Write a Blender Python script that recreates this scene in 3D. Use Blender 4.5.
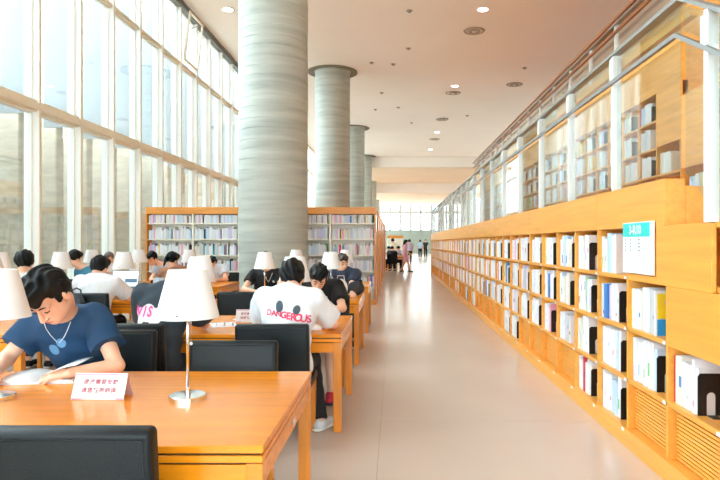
import bpy, bmesh, math, random
import numpy as np
from mathutils import Matrix, Vector
from mathutils.bvhtree import BVHTree
random.seed(7); RNG = np.random.default_rng(7)
S = bpy.context.scene
for o in list(bpy.data.objects): bpy.data.objects.remove(o)
COL = S.collection
PI = math.pi

# ------------------------------------------------------------------ camera, sky, exposure
cam = bpy.data.cameras.new('camera'); camo = bpy.data.objects.new('camera', cam); COL.objects.link(camo)
cam.sensor_width = 36; cam.lens = 30.0                     # 600 px focal length in a 720 px frame
cam.shift_x = -(394.5-360)/720; cam.shift_y = 2.7/720
camo.location = (0, 0, 1.45); camo.rotation_euler = (PI/2, 0, 0)
cam.clip_start = .05; cam.clip_end = 400
S.camera = camo
w = bpy.data.worlds.new('sky'); S.world = w; w.use_nodes = True
bg = w.node_tree.nodes['Background']; bg.inputs[0].default_value = (.80, .92, 1, 1); bg.inputs[1].default_value = 6.0
S.view_settings.view_transform = 'Standard'; S.view_settings.look = 'None'
S.view_settings.exposure = 0.98; S.view_settings.gamma = 1; S.view_settings.use_curve_mapping = False
S.cycles.max_bounces = 10; S.cycles.diffuse_bounces = 6; S.cycles.glossy_bounces = 4
S.cycles.transparent_max_bounces = 24; S.cycles.transmission_bounces = 6
S.cycles.use_denoising = True; S.cycles.caustics_reflective = False; S.cycles.caustics_refractive = False

# ------------------------------------------------------------------ materials
MATS = {}
def srgb(r, g, b):
    f = lambda c: (c/255/12.92) if c/255 <= .04045 else ((c/255+.055)/1.055)**2.4
    return (f(r), f(g), f(b), 1)
def mat(name, col, rough=.5, metal=0, var=.0, scale=(8, 8, 8), bump=0, bscale=60, coat=0, spec=.5, col2=None, detail=4, emit=0, coatr=.1, trans=0):
    if name in MATS: return MATS[name]
    m = bpy.data.materials.new(name); m.use_nodes = True; nt = m.node_tree; N = nt.nodes; L = nt.links
    p = N['Principled BSDF']; p.inputs['Roughness'].default_value = rough; p.inputs['Metallic'].default_value = metal
    p.inputs['Coat Weight'].default_value = coat; p.inputs['Coat Roughness'].default_value = coatr
    p.inputs['Specular IOR Level'].default_value = spec
    if trans: p.inputs['Transmission Weight'].default_value = trans
    tc = N.new('ShaderNodeTexCoord')
    mp = N.new('ShaderNodeMapping'); mp.inputs['Scale'].default_value = scale; L.new(tc.outputs['Object'], mp.inputs['Vector'])
    nz = N.new('ShaderNodeTexNoise'); nz.inputs['Scale'].default_value = 1; nz.inputs['Detail'].default_value = detail; nz.inputs['Distortion'].default_value = .4
    L.new(mp.outputs[0], nz.inputs['Vector'])
    r = N.new('ShaderNodeValToRGB'); r.color_ramp.elements[0].position = .3; r.color_ramp.elements[1].position = .7
    c = col; a = tuple(min(1, x*(1-var)) for x in c[:3])+(1,); b = tuple(min(1, x*(1+var)) for x in c[:3])+(1,)
    r.color_ramp.elements[0].color = a; r.color_ramp.elements[1].color = col2 or b
    L.new(nz.outputs['Fac'], r.inputs[0]); L.new(r.outputs[0], p.inputs['Base Color'])
    if bump:
        n2 = N.new('ShaderNodeTexNoise'); n2.inputs['Scale'].default_value = bscale; n2.inputs['Detail'].default_value = 3
        L.new(tc.outputs['Object'], n2.inputs['Vector'])
        bp = N.new('ShaderNodeBump'); bp.inputs['Strength'].default_value = bump; bp.inputs['Distance'].default_value = .005
        L.new(n2.outputs['Fac'], bp.inputs['Height']); L.new(bp.outputs[0], p.inputs['Normal'])
    if emit:
        p.inputs['Emission Color'].default_value = col; p.inputs['Emission Strength'].default_value = emit
    MATS[name] = m; return m
def glass(name, tint, gloss=1.0, ior=1.45):
    m = bpy.data.materials.new(name); m.use_nodes = True; nt = m.node_tree; N = nt.nodes; L = nt.links
    N.remove(N['Principled BSDF']); out = N['Material Output']
    t = N.new('ShaderNodeBsdfTransparent'); t.inputs[0].default_value = tint
    g = N.new('ShaderNodeBsdfGlossy'); g.inputs['Roughness'].default_value = .02; g.inputs['Color'].default_value = (gloss, gloss, gloss, 1)
    lw = N.new('ShaderNodeLayerWeight'); lw.inputs['Blend'].default_value = .5
    pw = N.new('ShaderNodeMath'); pw.operation = 'POWER'; pw.inputs[1].default_value = 4.0; L.new(lw.outputs['Facing'], pw.inputs[0])
    f = N.new('ShaderNodeMath'); f.operation = 'MULTIPLY_ADD'; f.inputs[1].default_value = .85; f.inputs[2].default_value = .045; L.new(pw.outputs[0], f.inputs[0])
    mx = N.new('ShaderNodeMixShader'); L.new(f.outputs[0], mx.inputs[0]); L.new(t.outputs[0], mx.inputs[1]); L.new(g.outputs[0], mx.inputs[2])
    L.new(mx.outputs[0], out.inputs[0]); MATS[name] = m; return m

TABLE = mat('table_wood', srgb(238, 142, 22), .24, var=.13, scale=(1.6, 26, 26), coat=.15, coatr=.12, detail=5)
WOOD = mat('shelf_wood', srgb(238, 166, 72), .38, var=.12, scale=(22, 1.1, 22), detail=5, coat=.1, coatr=.3)
WOOD2 = mat('case_wood', srgb(236, 158, 76), .42, var=.12, scale=(2, 22, 22), detail=5)
WOODV = mat('leg_wood', srgb(224, 138, 44), .32, var=.12, scale=(24, 24, 1.5), detail=5, coat=.1)
RAILW = mat('rail_wood', srgb(150, 88, 44), .4, var=.15, scale=(30, 2, 30))
CREAM = mat('cream_laminate', srgb(248, 240, 226), .5, var=.02)
FLOOR = mat('polished_floor', srgb(208, 190, 178), .2, var=.05, scale=(.8, .5, .8), spec=.5, detail=6)
JOINT = mat('floor_joint', srgb(150, 132, 115), .6, var=.05)
CEILW = mat('far_ceiling_paint', srgb(232, 200, 170), .7, var=.03, scale=(.5, .5, .5))  # warm glow on the far ceiling steps, put into their colour
CEIL = mat('ceiling_paint', srgb(245, 233, 224), .75, var=.015, scale=(.5, .5, .5))
WALLW = mat('wall_paint', srgb(238, 230, 220), .7, var=.02)
CONC = mat('column_concrete', srgb(178, 182, 174), .55, var=.16, scale=(.7, .7, 9), bump=.15, bscale=30, detail=6)
MULL = mat('mullion_paint', srgb(250, 250, 246), .4, var=.01)
BEIGE = mat('window_trim_beige', srgb(232, 218, 196), .45, var=.03)
TRACK = mat('track_grey', srgb(120, 118, 112), .4, .3, var=.05)
GLASSW = glass('window_glass', (.93, .97, .96, 1))
GLASSB = glass('balustrade_glass', (.90, .95, .94, 1), ior=1.5)
FING = mat('exterior_fin', srgb(140, 147, 152), .3, var=.05, scale=(.5, .5, 2))
STONE = mat('exterior_stone', srgb(182, 170, 152), .8, var=.2, scale=(3, 3, 9), bump=.3, detail=8)
PAVE = mat('exterior_paving', srgb(200, 198, 190), .8, var=.08)
STEEL = mat('white_steel', srgb(236, 238, 240), .35, var=.01)
GREYR = mat('grey_rail', srgb(150, 150, 148), .35, .5, var=.03)
CHROME = mat('chrome', (.8, .8, .8, 1), .15, 1, var=.02)
SHADE = mat('lamp_shade_fabric', srgb(232, 232, 234), .8, var=.01, bump=.05, bscale=300)
LEATH = mat('black_leather', srgb(17, 21, 24), .42, spec=.28, var=.12, scale=(20, 20, 20), bump=.25, bscale=180)
BLACKP = mat('black_metal', srgb(22, 22, 24), .45, var=.05)
DARK = mat('dark_gap', srgb(40, 36, 30), .8, var=.1)
PAPER = mat('white_paper', srgb(234, 234, 236), .7, var=.01)
LAMP = mat('downlight_glow', (1, .93, .82, 1), .5, emit=9)
GREYM = mat('vent_grey', srgb(170, 150, 132), .5, .2, var=.05)
PINKP = mat('pink_card', srgb(232, 196, 200), .6, var=.02)
REDINK = mat('red_ink', srgb(176, 92, 108), .6, var=.03)
TEAL = mat('teal_print', srgb(40, 205, 200), .5, var=.01)
WHITEINK = mat('white_ink', srgb(252, 252, 252), .5, var=.0)
GREYINK = mat('grey_ink', srgb(120, 124, 128), .6, var=.02)

# ------------------------------------------------------------------ object helpers
def link(name, me, parent=None, loc=None):
    o = bpy.data.objects.new(name, me); COL.objects.link(o)
    if parent is not None: o.parent = parent
    if loc is not None: o.location = loc
    return o
def empty(name, loc=(0, 0, 0), rz=0):
    o = bpy.data.objects.new(name, None); COL.objects.link(o); o.location = loc; o.rotation_euler = (0, 0, rz); o.empty_display_size = .1
    return o
def tag(o, label=None, cat=None, group=None, kind=None):
    if label: o['label'] = label
    if cat: o['category'] = cat
    if group: o['group'] = group
    if kind: o['kind'] = kind
    return o
class MB:
    def __init__(s): s.v = []; s.f = []; s.m = []; s.sm = []
    def add(s, vs, fs, mi=0, smooth=False):
        b = len(s.v); s.v += [tuple(v) for v in vs]
        for f in fs: s.f.append(tuple(b+i for i in f)); s.m.append(mi); s.sm.append(smooth)
        return s
    def box(s, x0, x1, y0, y1, z0, z1, mi=0, bev=0, M=None):
        if bev <= 0:
            vs = [(x, y, z) for z in (z0, z1) for y in (y0, y1) for x in (x0, x1)]
            fs = [(0, 2, 3, 1), (4, 5, 7, 6), (0, 1, 5, 4), (2, 6, 7, 3), (0, 4, 6, 2), (1, 3, 7, 5)]
        else:
            vs = []; idx = {}
            X = (x0, x1); Y = (y0, y1); Z = (z0, z1)
            for i in (0, 1):
                for j in (0, 1):
                    for k in (0, 1):
                        for a in range(3):
                            p = [X[i], Y[j], Z[k]]; sg = (1-2*i, 1-2*j, 1-2*k)
                            for q in range(3):
                                if q != a: p[q] += sg[q]*bev
                            idx[(i, j, k, a)] = len(vs); vs.append(tuple(p))
            fs = []
            for a in range(3):
                b, c = (a+1) % 3, (a+2) % 3
                for sd in (0, 1):
                    q = []
                    for (u, v_) in ((0, 0), (1, 0), (1, 1), (0, 1)):
                        t = [0, 0, 0]; t[a] = sd; t[b] = u; t[c] = v_; q.append(idx[(*t, a)])
                    fs.append(tuple(q if sd else q[::-1]))
                for u in (0, 1):
                    for v_ in (0, 1):
                        e = []
                        for t_ in (0, 1):
                            t = [0, 0, 0]; t[a] = t_; t[b] = u; t[c] = v_; e.append((idx[(*t, b)], idx[(*t, c)]))
                        q = (e[0][0], e[0][1], e[1][1], e[1][0])
                        fs.append(q if (u == v_) else q[::-1])
            for i in (0, 1):
                for j in (0, 1):
                    for k in (0, 1):
                        q = (idx[(i, j, k, 0)], idx[(i, j, k, 1)], idx[(i, j, k, 2)])
                        fs.append(q if (i+j+k) % 2 else q[::-1])
        if M is not None: vs = [tuple(M @ Vector(v)) for v in vs]
        return s.add(vs, fs, mi)
    def tube(s, pts, r, n=8, mi=0, caps=True):
        pts = [Vector(p) for p in pts]; rs = r if hasattr(r, '__len__') else [r]*len(pts)
        t0 = (pts[1]-pts[0]).normalized(); u = t0.orthogonal().normalized(); vs = []; fs = []
        for i, p in enumerate(pts):
            t = ((pts[min(i+1, len(pts)-1)]-pts[max(i-1, 0)])).normalized()
            u = (u-t*u.dot(t)).normalized(); v_ = t.cross(u)
            for k in range(n):
                a = 2*PI*k/n; vs.append(tuple(p+(u*math.cos(a)+v_*math.sin(a))*rs[i]))
        for i in range(len(pts)-1):
            for k in range(n): fs.append((i*n+k, i*n+(k+1) % n, (i+1)*n+(k+1) % n, (i+1)*n+k))
        s.add(vs, fs, mi, True)
        if caps:
            b = len(s.v)-len(vs); L = (len(pts)-1)*n
            s.f.append(tuple(b+k for k in range(n))[::-1]); s.m.append(mi); s.sm.append(False)
            s.f.append(tuple(b+L+k for k in range(n))); s.m.append(mi); s.sm.append(False)
        return s
    def lathe(s, prof, n=24, c=(0, 0), mi=0, smooth=True):
        vs = []; fs = []
        for (r, z) in prof:
            for k in range(n): a = 2*PI*k/n; vs.append((c[0]+r*math.cos(a), c[1]+r*math.sin(a), z))
        for i in range(len(prof)-1):
            for k in range(n): fs.append((i*n+k, i*n+(k+1) % n, (i+1)*n+(k+1) % n, (i+1)*n+k))
        return s.add(vs, fs, mi, smooth)
    def prism(s, poly, axis, a0, a1, mi=0):
        # poly of (u,v); axis 0 -> (y,z), 1 -> (x,z), 2 -> (x,y)
        def P(u, v, a): return (a, u, v) if axis == 0 else ((u, a, v) if axis == 1 else (u, v, a))
        n = len(poly); vs = [P(u, v, a0) for u, v in poly]+[P(u, v, a1) for u, v in poly]
        fs = [tuple(range(n))[::-1], tuple(range(n, 2*n))]+[(i, (i+1) % n, n+(i+1) % n, n+i) for i in range(n)]
        return s.add(vs, fs, mi)
    def mesh(s, name, mats):
        me = bpy.data.meshes.new(name); me.from_pydata(s.v, [], s.f)
        for m in (mats if isinstance(mats, (list, tuple)) else [mats]): me.materials.append(m)
        me.polygons.foreach_set('material_index', s.m); me.polygons.foreach_set('use_smooth', s.sm); me.update()
        return me
    def build(s, name, mats, parent=None, loc=None): return link(name, s.mesh(name, mats), parent, loc)
def box(name, d, m, parent=None, bev=0): return MB().box(*d, bev=bev).build(name, m, parent)
def rbox_mesh(name, d, r, seg, m, M=None):
    bm = bmesh.new(); x0, x1, y0, y1, z0, z1 = d
    bmesh.ops.create_cube(bm, size=1)
    for v in bm.verts: v.co = Vector(((x0+x1)/2+v.co.x*(x1-x0), (y0+y1)/2+v.co.y*(y1-y0), (z0+z1)/2+v.co.z*(z1-z0)))
    bmesh.ops.bevel(bm, geom=bm.edges[:], offset=r, segments=seg, affect='EDGES', profile=.5)
    if M is not None: bmesh.ops.transform(bm, matrix=M, verts=bm.verts)
    me = bpy.data.meshes.new(name); bm.to_mesh(me); bm.free(); me.materials.append(m)
    for p in me.polygons: p.use_smooth = True
    return me
def children(o): return [c for c in bpy.data.objects if c.parent == o]
KIDS = {}
def dup(root, loc=None, rz=None, label=None, group=None):
    def cp(o, par):
        c = o.copy(); COL.objects.link(c)
        if par is not None: c.parent = par
        for k in KIDS.setdefault(o.name, children(o)): cp(k, c)
        return c
    r = cp(root, None)
    if loc is not None: r.location = loc
    if rz is not None: r.rotation_euler = (0, 0, rz)
    if label: r['label'] = label
    if group: r['group'] = group
    return r
def text_mesh(txt, size, spacing=1.0, extrude=0.0, bold=0.0):
    cu = bpy.data.curves.new('txt', 'FONT'); cu.body = txt; cu.size = size; cu.align_x = 'CENTER'; cu.align_y = 'CENTER'
    cu.space_character = spacing; cu.extrude = extrude; cu.offset = bold; cu.resolution_u = 3
    o = bpy.data.objects.new('txt', cu); COL.objects.link(o)
    bpy.context.view_layer.update()
    me = bpy.data.meshes.new_from_object(o.evaluated_get(bpy.context.evaluated_depsgraph_get()))
    bpy.data.objects.remove(o); bpy.data.curves.remove(cu); return me
def placed_text(name, txt, size, M, m, parent, spacing=1.0, sx=1.0):
    me = text_mesh(txt, size, spacing, bold=size*.025); me.transform(Matrix.Diagonal((sx, 1, 1, 1))); me.transform(M); me.materials.clear(); me.materials.append(m)
    return link(name, me, parent)
def struct(o): o['kind'] = 'structure'; return o

# ------------------------------------------------------------------ the hall: floor, ceiling, walls
XW = -6.2; HC = 8.45; YB = -5.0; YE = 82.0; XR = 9.2
fl = struct(box('floor', (XW-.3, XR, YB, YE, -.12, -.006), JOINT))
xs = [XW-.3, -3.61, -.11, 3.39, 6.89, XR]; ys = [YB]+[.02+4.85*k for k in range(0, 17)]+[YE]
for i in range(len(xs)-1):
    for j in range(len(ys)-1):
        MB().box(xs[i]+.0015, xs[i+1]-.0015, ys[j]+.0015, ys[j+1]-.0015, -.02, 0).build('slab', FLOOR, fl)
ce = struct(box('ceiling', (XW-.2, XR, YB, 49, HC, HC+.2), CEIL))
box('ceiling_step', (XW-.2, XR, 49, 62, 7.6, 7.8), CEILW, ce); box('bulkhead', (XW-.2, XR, 48.95, 49.1, 7.6, HC+.2), CEIL, ce)
box('ceiling_step', (XW-.2, XR, 62, YE, 6.6, 6.8), CEILW, ce); box('bulkhead', (XW-.2, XR, 61.95, 62.1, 6.6, 7.8), CEIL, ce)
wb = struct(empty('wall_back', (0, YB, 0)))
for d_ in ((XW-.3, XR, -.2, 0, -.1, .5), (XW-.3, XR, -.2, 0, 3.9, HC), (4.2, XR, -.2, 0, .5, 3.9), (XW-.3, XW+.2, -.2, 0, .5, 3.9)): box('wall_panel', d_, WALLW, wb)
for k in range(8): box('mullion', (XW+.2+k*1.428-.05, XW+.2+k*1.428+.04, -.2, 0, .5, 3.9), MULL, wb)
box('pane', (XW+.2, 4.2, -.11, -.1, .5, 3.9), GLASSW, wb)
struct(box('wall_right', (XR, XR+.2, YB, YE, -.1, HC), WALLW))

# window wall on the left, one window per bay
PIT = 1.388
def d_of(x): return 600*6.2/(394.5-x)
Y0 = d_of(40.0)                                                 # a mullion seen at x = 40
mull = MB().box(XW-.26, XW, -.035, .035, 0, HC-.02, 0).box(XW, XW+.012, -.03, .03, 0, HC-.02, 1).mesh('mullion', [MULL, BEIGE])
def rail_mesh(n, z0, z1, dep):
    return MB().box(XW-.2, XW-.02, .035, PIT-.035, z0, z1, 0, .006).box(XW-.02, XW-.02+dep, .035, PIT-.035, z0+.03, z1-.05, 0, .004).mesh(n, [BEIGE])
lower_rail = rail_mesh('rail', 3.73, 3.93, .03); upper_rail = rail_mesh('rail', 6.62, 6.72, .012)
sill = MB().box(XW-.25, XW+.05, .035, PIT-.035, 0, .28, 0, .006).mesh('sill', [MULL])
track = MB().box(XW-.2, XW+.05, 0, PIT, HC-.16, HC, 0).box(XW+.05, XW+.09, 0, PIT, HC-.05, HC, 0).mesh('blind_track', [TRACK])
def pane_mesh(z0, z1): return MB().box(XW-.145, XW-.135, .035, PIT-.035, z0, z1).mesh('pane', [GLASSW])
panes = [pane_mesh(.28, 3.73), pane_mesh(3.93, 6.62), pane_mesh(6.72, HC-.16)]
def bead_mesh(z0, z1):
    b = MB(); t = .03
    for (a, c, e, f) in ((.035, .035+t, z0, z1), (PIT-.035-t, PIT-.035, z0, z1), (.035+t, PIT-.035-t, z0, z0+t), (.035+t, PIT-.035-t, z1-t, z1)): b.box(XW-.17, XW-.11, a, c, e, f)
    return b.mesh('pane_frame', [MULL])
beads = [bead_mesh(.28, 3.73), bead_mesh(3.93, 6.62), bead_mesh(6.72, HC-.16)]
nb0 = -11; nb1 = 16; wn = 1
for k in range(nb0, nb1):
    y = Y0+k*PIT
    if y < YB or y > 31: continue
    e = struct(empty('window_%d' % wn, (0, y, 0))); wn += 1
    link('mullion', mull, e)
    link('rail', lower_rail, e); link('rail', upper_rail, e); link('sill', sill, e); link('blind_track', track, e)
    for pm, bmh in zip(panes, beads):
        p = link('pane', pm, e); link('pane_frame', bmh, p)
    if abs(y-d_of(181)) < .3:                                    # the one open hopper light, tilted into the room
        hp = MB(); M = Matrix.Translation((XW+.02, 0, 6.8)) @ Matrix.Rotation(math.radians(7), 4, 'Y')
        for d_ in ((0, .05, .1, .16, 0, 1.45), (0, .05, PIT-.16, PIT-.1, 0, 1.45), (0, .05, .16, PIT-.16, 0, .06), (0, .05, .16, PIT-.16, 1.39, 1.45)): hp.box(*d_, M=M)
        h = hp.build('hopper_frame', BEIGE, e)
        MB().tube([(XW+.12, PIT-.15, 8.2), (XW-.1, PIT-.3, 8.05)], .008, 6).build('hopper_stay', TRACK, h)
yfar = Y0+nb1*PIT
while True:                                                      # the same glazing farther down the hall
    if yfar > 31: break
    yfar += PIT
fw = MB(); y = yfar
while y < YE-1:
    fw.box(XW-.26, XW, y-.035, y+.035, 0, HC, 0); y += PIT
fw.box(XW-.2, XW, yfar, YE, 3.73, 3.93, 1).box(XW-.2, XW, yfar, YE, 6.62, 6.72, 1).box(XW-.2, XW+.05, yfar, YE, HC-.16, HC, 1)
e = struct(empty('window_%d' % wn)); wn += 1
fw.build('mullion_row', [MULL, BEIGE], e); box('pane', (XW-.145, XW-.135, yfar, YE, 0, HC), GLASSW, e)
# far end wall: white glazing above a pale panelled base
ENDM = mat('end_mullion', srgb(186, 188, 186), .5, var=.05)
we = struct(empty('wall_end'))
box('base_panel', (XW, XR, YE-.1, YE, 0, 3.2), mat('pale_green_wall', srgb(150, 164, 158), .6, var=.04, scale=(1, 1, 1)), we)
for k in range(12):
    x = XW+k*1.4; box('mullion', (x-.16, x+.16, YE-.3, YE-.02, 3.2, 6.6), ENDM, we)
box('rail', (XW, XR, YE-.32, YE-.301, 5.42, 5.76), ENDM, we); box('pane', (XW, XR, YE-.08, YE-.06, 3.2, 6.6), GLASSW, we)
# outside: vertical fins, stone piers and wall, paving
we = struct(empty('wall_exterior'))
fin = MB().box(-7.3, -6.75, -.02, .02, 3.85, HC+1).mesh('fin', [FING]); pier = MB().box(-8.5, -7.9, -.16, .16, -.3, 4.6, 0, .02).mesh('pier', [STONE])
for k in range(-11, 20):
    link('fin', fin, we, (0, Y0+k*PIT+.62, 0)); link('pier', pier, we, (0, Y0+k*PIT+.9, 0))
for j in range(12):                                              # coursed stone wall
    box('stone_course', (-10.3+.01*(j % 2), -9.6, -14, 60, -.3+j*.4, -.3+j*.4+.385), STONE, we)
struct(box('ground', (-60, XW-.32, -60, 140, -.5, -.3), PAVE))

# columns
cb = MB(); prof = [(.715, 0)]; z = 0.0; R = .715
while z < HC-.05:
    h = .21+RNG.uniform(-.03, .03); dr = RNG.uniform(-.004, .004); z1 = min(z+h, HC)
    prof += [(R+dr-.009, z+.0005), (R+dr-.009, z+.010), (R+dr, z+.0105), (R+dr, z1-.0005)]; z = z1
for i in range(1, len(prof), 4): cb.lathe(prof[i:i+2], 56); cb.lathe(prof[i+1:i+3], 56, smooth=False); cb.lathe(prof[i+2:i+4], 56)
colm = cb.mesh('shaft', [CONC])
ringm = MB().lathe([(.74, HC-.012), (1.02, HC-.012)], 40).lathe([(1.02, HC-.03), (1.02, HC+.0)], 40).mesh('recess_shade_ring', [mat('ring_shadow_gap', srgb(128, 118, 100), .7, var=.05)])  # flat darker ring: shade of the recess around the column, painted on
COLX = -2.54
for k, (d_, lab) in enumerate([(12.6, 'thick banded concrete column rising in front of the tall bookcase'), (24.6, 'banded concrete column rising just behind the tall bookcases'),
                              (36.6, 'third banded concrete column along the hall'), (48.6, 'fourth banded concrete column along the hall'),
                              (60.6, 'fifth banded concrete column along the hall'), (72.6, 'last banded concrete column near the end windows')]):
    e = tag(empty('column', (COLX, d_, 0)), lab, 'column', 'round concrete columns in a row')
    link('shaft', colm, e); link('recess_shade_ring', ringm, e)

# ceiling fittings
def downlight(x, y, lab):
    e = tag(empty('downlight', (x, y, HC)), lab, 'ceiling light', 'round downlights in the ceiling')
    MB().lathe([(.0, -.012), (.15, -.012)], 20).build('lens', LAMP, e); MB().lathe([(.15, -.014), (.19, -.012), (.19, 0)], 20).build('trim_ring', CEIL, e)
for x, y in ((2.65, 18), (2.7, 26.8), (2.69, 38), (2.7, 45), (-5.0, 18)):
    downlight(x, y, 'round white downlight glowing beside the window wall' if x < 0 else 'round white downlight over the aisle, %s along the hall from the reading tables' % {18: 'first', 26.8: 'second', 38: 'third', 45: 'fourth'}[y])
def vent(x, y, r):
    e = tag(empty('ceiling_vent', (x, y, HC)), 'round grey air vent with stepped rings in the ceiling', 'vent', 'round air vents in the ceiling')
    MB().lathe([(r, -.004), (r*.95, -.03), (r*.8, -.035), (r*.78, -.01)], 24).build('rim', GREYM, e)
    MB().lathe([(r*.6, -.02), (r*.55, -.05), (r*.35, -.05), (r*.33, -.01)], 24).build('inner_ring', GREYM, e)
    MB().lathe([(r*.2, -.06), (0, -.06)], 16).build('core', mat('vent_white', srgb(225, 210, 195), .5, var=.02), e)
for x, y in ((2.63, 19.8), (2.73, 28), (2.7, 34), (2.7, 40.5), (5.3, 26.5)): vent(x, y, .36)
for x, y in ((.45, 18.1), (-.05, 23.5), (.5, 21.6), (-.9, 23.3), (-.6, 28), (.2, 31), (-1.0, 31.5), (5.2, 24), (1.0, 35), (4.0, 33)):
    e = tag(empty('sprinkler', (x, y, HC)), 'tiny sprinkler head dotted on the ceiling', 'sprinkler', 'sprinkler heads on the ceiling')
    MB().lathe([(.1, 0), (.09, -.02), (.03, -.03)], 12).build('plate', GREYM, e); MB().lathe([(.025, -.03), (.025, -.06), (.04, -.06), (0, -.065)], 8).build('head', TRACK, e)

# ------------------------------------------------------------------ built-in bookcase along the aisle
XS = 1.66; BP = .62; D0 = 3.66; DEND = D0+38*BP
Z1, Z2, Z3, ZP, ZF, ZT = 1.215, .85, .485, .13, 1.554, 1.845
bc = tag(empty('built_in_bookcase', (XS, D0, 0)), 'long low orange wood bookcase built along the aisle with stepped end', 'bookcase')
def bpart(name, d, m=WOOD, bev=.003, parent=bc):
    o = MB().box(d[0]-XS, d[1]-XS, d[2]-D0, d[3]-D0, d[4], d[5], bev=bev).build(name, m, parent); return o
bpart('plinth', (XS-.02, XS+.30, .97, DEND, 0, ZP))
for zt, y0 in ((Z1, D0+BP), (Z2, D0), (Z3, D0-BP)): bpart('shelf_board', (XS, XS+.32, y0, DEND, zt-.03, zt))
bpart('shelf_board', (XS, XS+.32, 1.52, D0-BP-.001, Z3-.03, Z3))
bpart('back_panel', (XS+.32, XS+.34, D0-BP, DEND, ZP, ZF+.05))
y = D0+.03
seams = [D0+.03, 4.94, 7.42, 9.9, 12.38, 14.86, 17.34, 19.82, 22.3, 24.78, DEND]
for a, b in zip(seams[:-1], seams[1:]): bpart('fascia_panel', (XS, XS+.13, a+.0015, b-.0015, ZF, ZT))
bpart('end_panel', (XS, XS+.34, DEND, DEND+.03, 0, ZT))
DIV = []
for k in range(-1, 38):
    y = D0+k*BP; zt = ZF if k >= 1 else (Z1-.03 if k == 0 else Z2-.03)
    bpart('divider', (XS, XS+.32, y-.012, y+.012, ZP, zt), bev=.002)
for k in range(-3, -1): bpart('divider', (XS, XS+.32, D0+k*BP-.012, D0+k*BP+.012, ZP, Z3-.03), bev=.002)
# solid wood panels and the stepped seats descending toward the near end
bpart('side_panel', (XS+.001, XS+.03, 3.147, D0+BP-.012, Z1-.03, ZF)); bpart('side_panel', (XS+.001, XS+.03, 2.6, D0-.012, Z2-.03, Z1-.031))
bpart('side_panel', (XS+.001, XS+.03, 2.602, D0-BP-.012, Z3, Z2-.031)); bpart('side_panel', (XS+.001, XS+.03, 1.522, 1.785, ZP, Z3-.031))
steps = [(3.69, 3.147, 1.56), (3.147, 2.6, 1.215), (2.6, 2.06, .93), (2.06, 1.52, .63), (1.52, .97, .33)]
for (a, b, zt) in steps:
    bpart('step_tread', (XS+.032, XS+1.6, b, a, zt-.03, zt)); bpart('step_riser', (XS+.35, XS+1.6, b, b+.03, 0, zt-.031))
    if zt < 1.2: bpart('side_panel', (XS+.001, XS+.03, b, a, Z3 if zt > Z3 else ZP, zt))
bpart('step_riser', (XS+.13, XS+1.6, 3.69, 3.72, 1.2, 1.80))
bpart('platform', (XS+.131, 3.6, 3.72, DEND, 1.56, 1.65), WOOD2)
# louvred panels in the bottom row
sl = MB(); LH = Z3-.03-ZP
for q in range(13):
    z = ZP+.012+q*(LH-.02)/13; sl.box(.05, .068, .045, BP-.012-.01, z, z+.0165)
slm = sl.mesh('slats', [WOOD])
lpm = MB().box(.068, .085, .012, BP-.012, ZP+.001, Z3-.031).mesh('louvre_panel', [mat('louvre_wood', srgb(196, 122, 52), .5, var=.1, scale=(20, 1, 20))])
tgm = MB().box(-.004, 0, -.018, .018, -.026, -.006).mesh('shelf_label', [PAPER])
for zt, k0 in ((Z1, 1), (Z2, 0), (Z3, -1), (ZP, 1)):
    for k in range(k0, 15): link('shelf_label', tgm, bc, (0 if zt > .2 else -.02, k*BP+.03, zt))
LOWBOOK = {1, 2, 7, 8, 14, 16, 19, 20, 23, 27, 30}
for k in range(-3, 38):
    if k in LOWBOOK: continue
    p = link('louvre_panel', lpm, bc, (0, k*BP, 0)); s_ = link('slats', slm, p); s_['kind'] = 'stuff'
# books on it
BCOL = {'white': (232, 232, 236), 'cream': (232, 226, 214), 'pale blue': (196, 218, 240), 'pink': (240, 170, 196), 'lilac': (214, 200, 232), 'blue': (70, 130, 200), 'yellow': (240, 214, 90), 'green': (130, 200, 120), 'red': (200, 50, 70), 'grey': (200, 202, 206)}
BW = [('white', 66), ('cream', 8), ('pale blue', 8), ('pink', 2), ('lilac', 5), ('blue', 2), ('yellow', 1), ('green', 1), ('red', 1), ('grey', 4)]
BM = {n: mat('book_'+n.replace(' ', '_'), srgb(*c), .5, var=.02) for n, c in BCOL.items()}
names = [n for n, c in BW for _ in range(c)]
book_me = {}
for n in BCOL:
    b = MB().box(-.5, .5, -.5, .5, 0, 1, 0)
    b = MB().box(.02, 1, -.44, .44, .012, .988, 1).box(0, 1, -.5, -.44, 0, 1, 0).box(0, 1, .44, .5, 0, 1, 0).box(0, .02, -.44, .44, 0, 1, 0)
    book_me[n] = b.mesh('book', [BM[n], PAPER])
band_me = {n: MB().box(-.006, -.001, -.42, .42, 0, 1).mesh('spine_band', [BM[n]]) for n in BCOL}
nbook = 0
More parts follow.
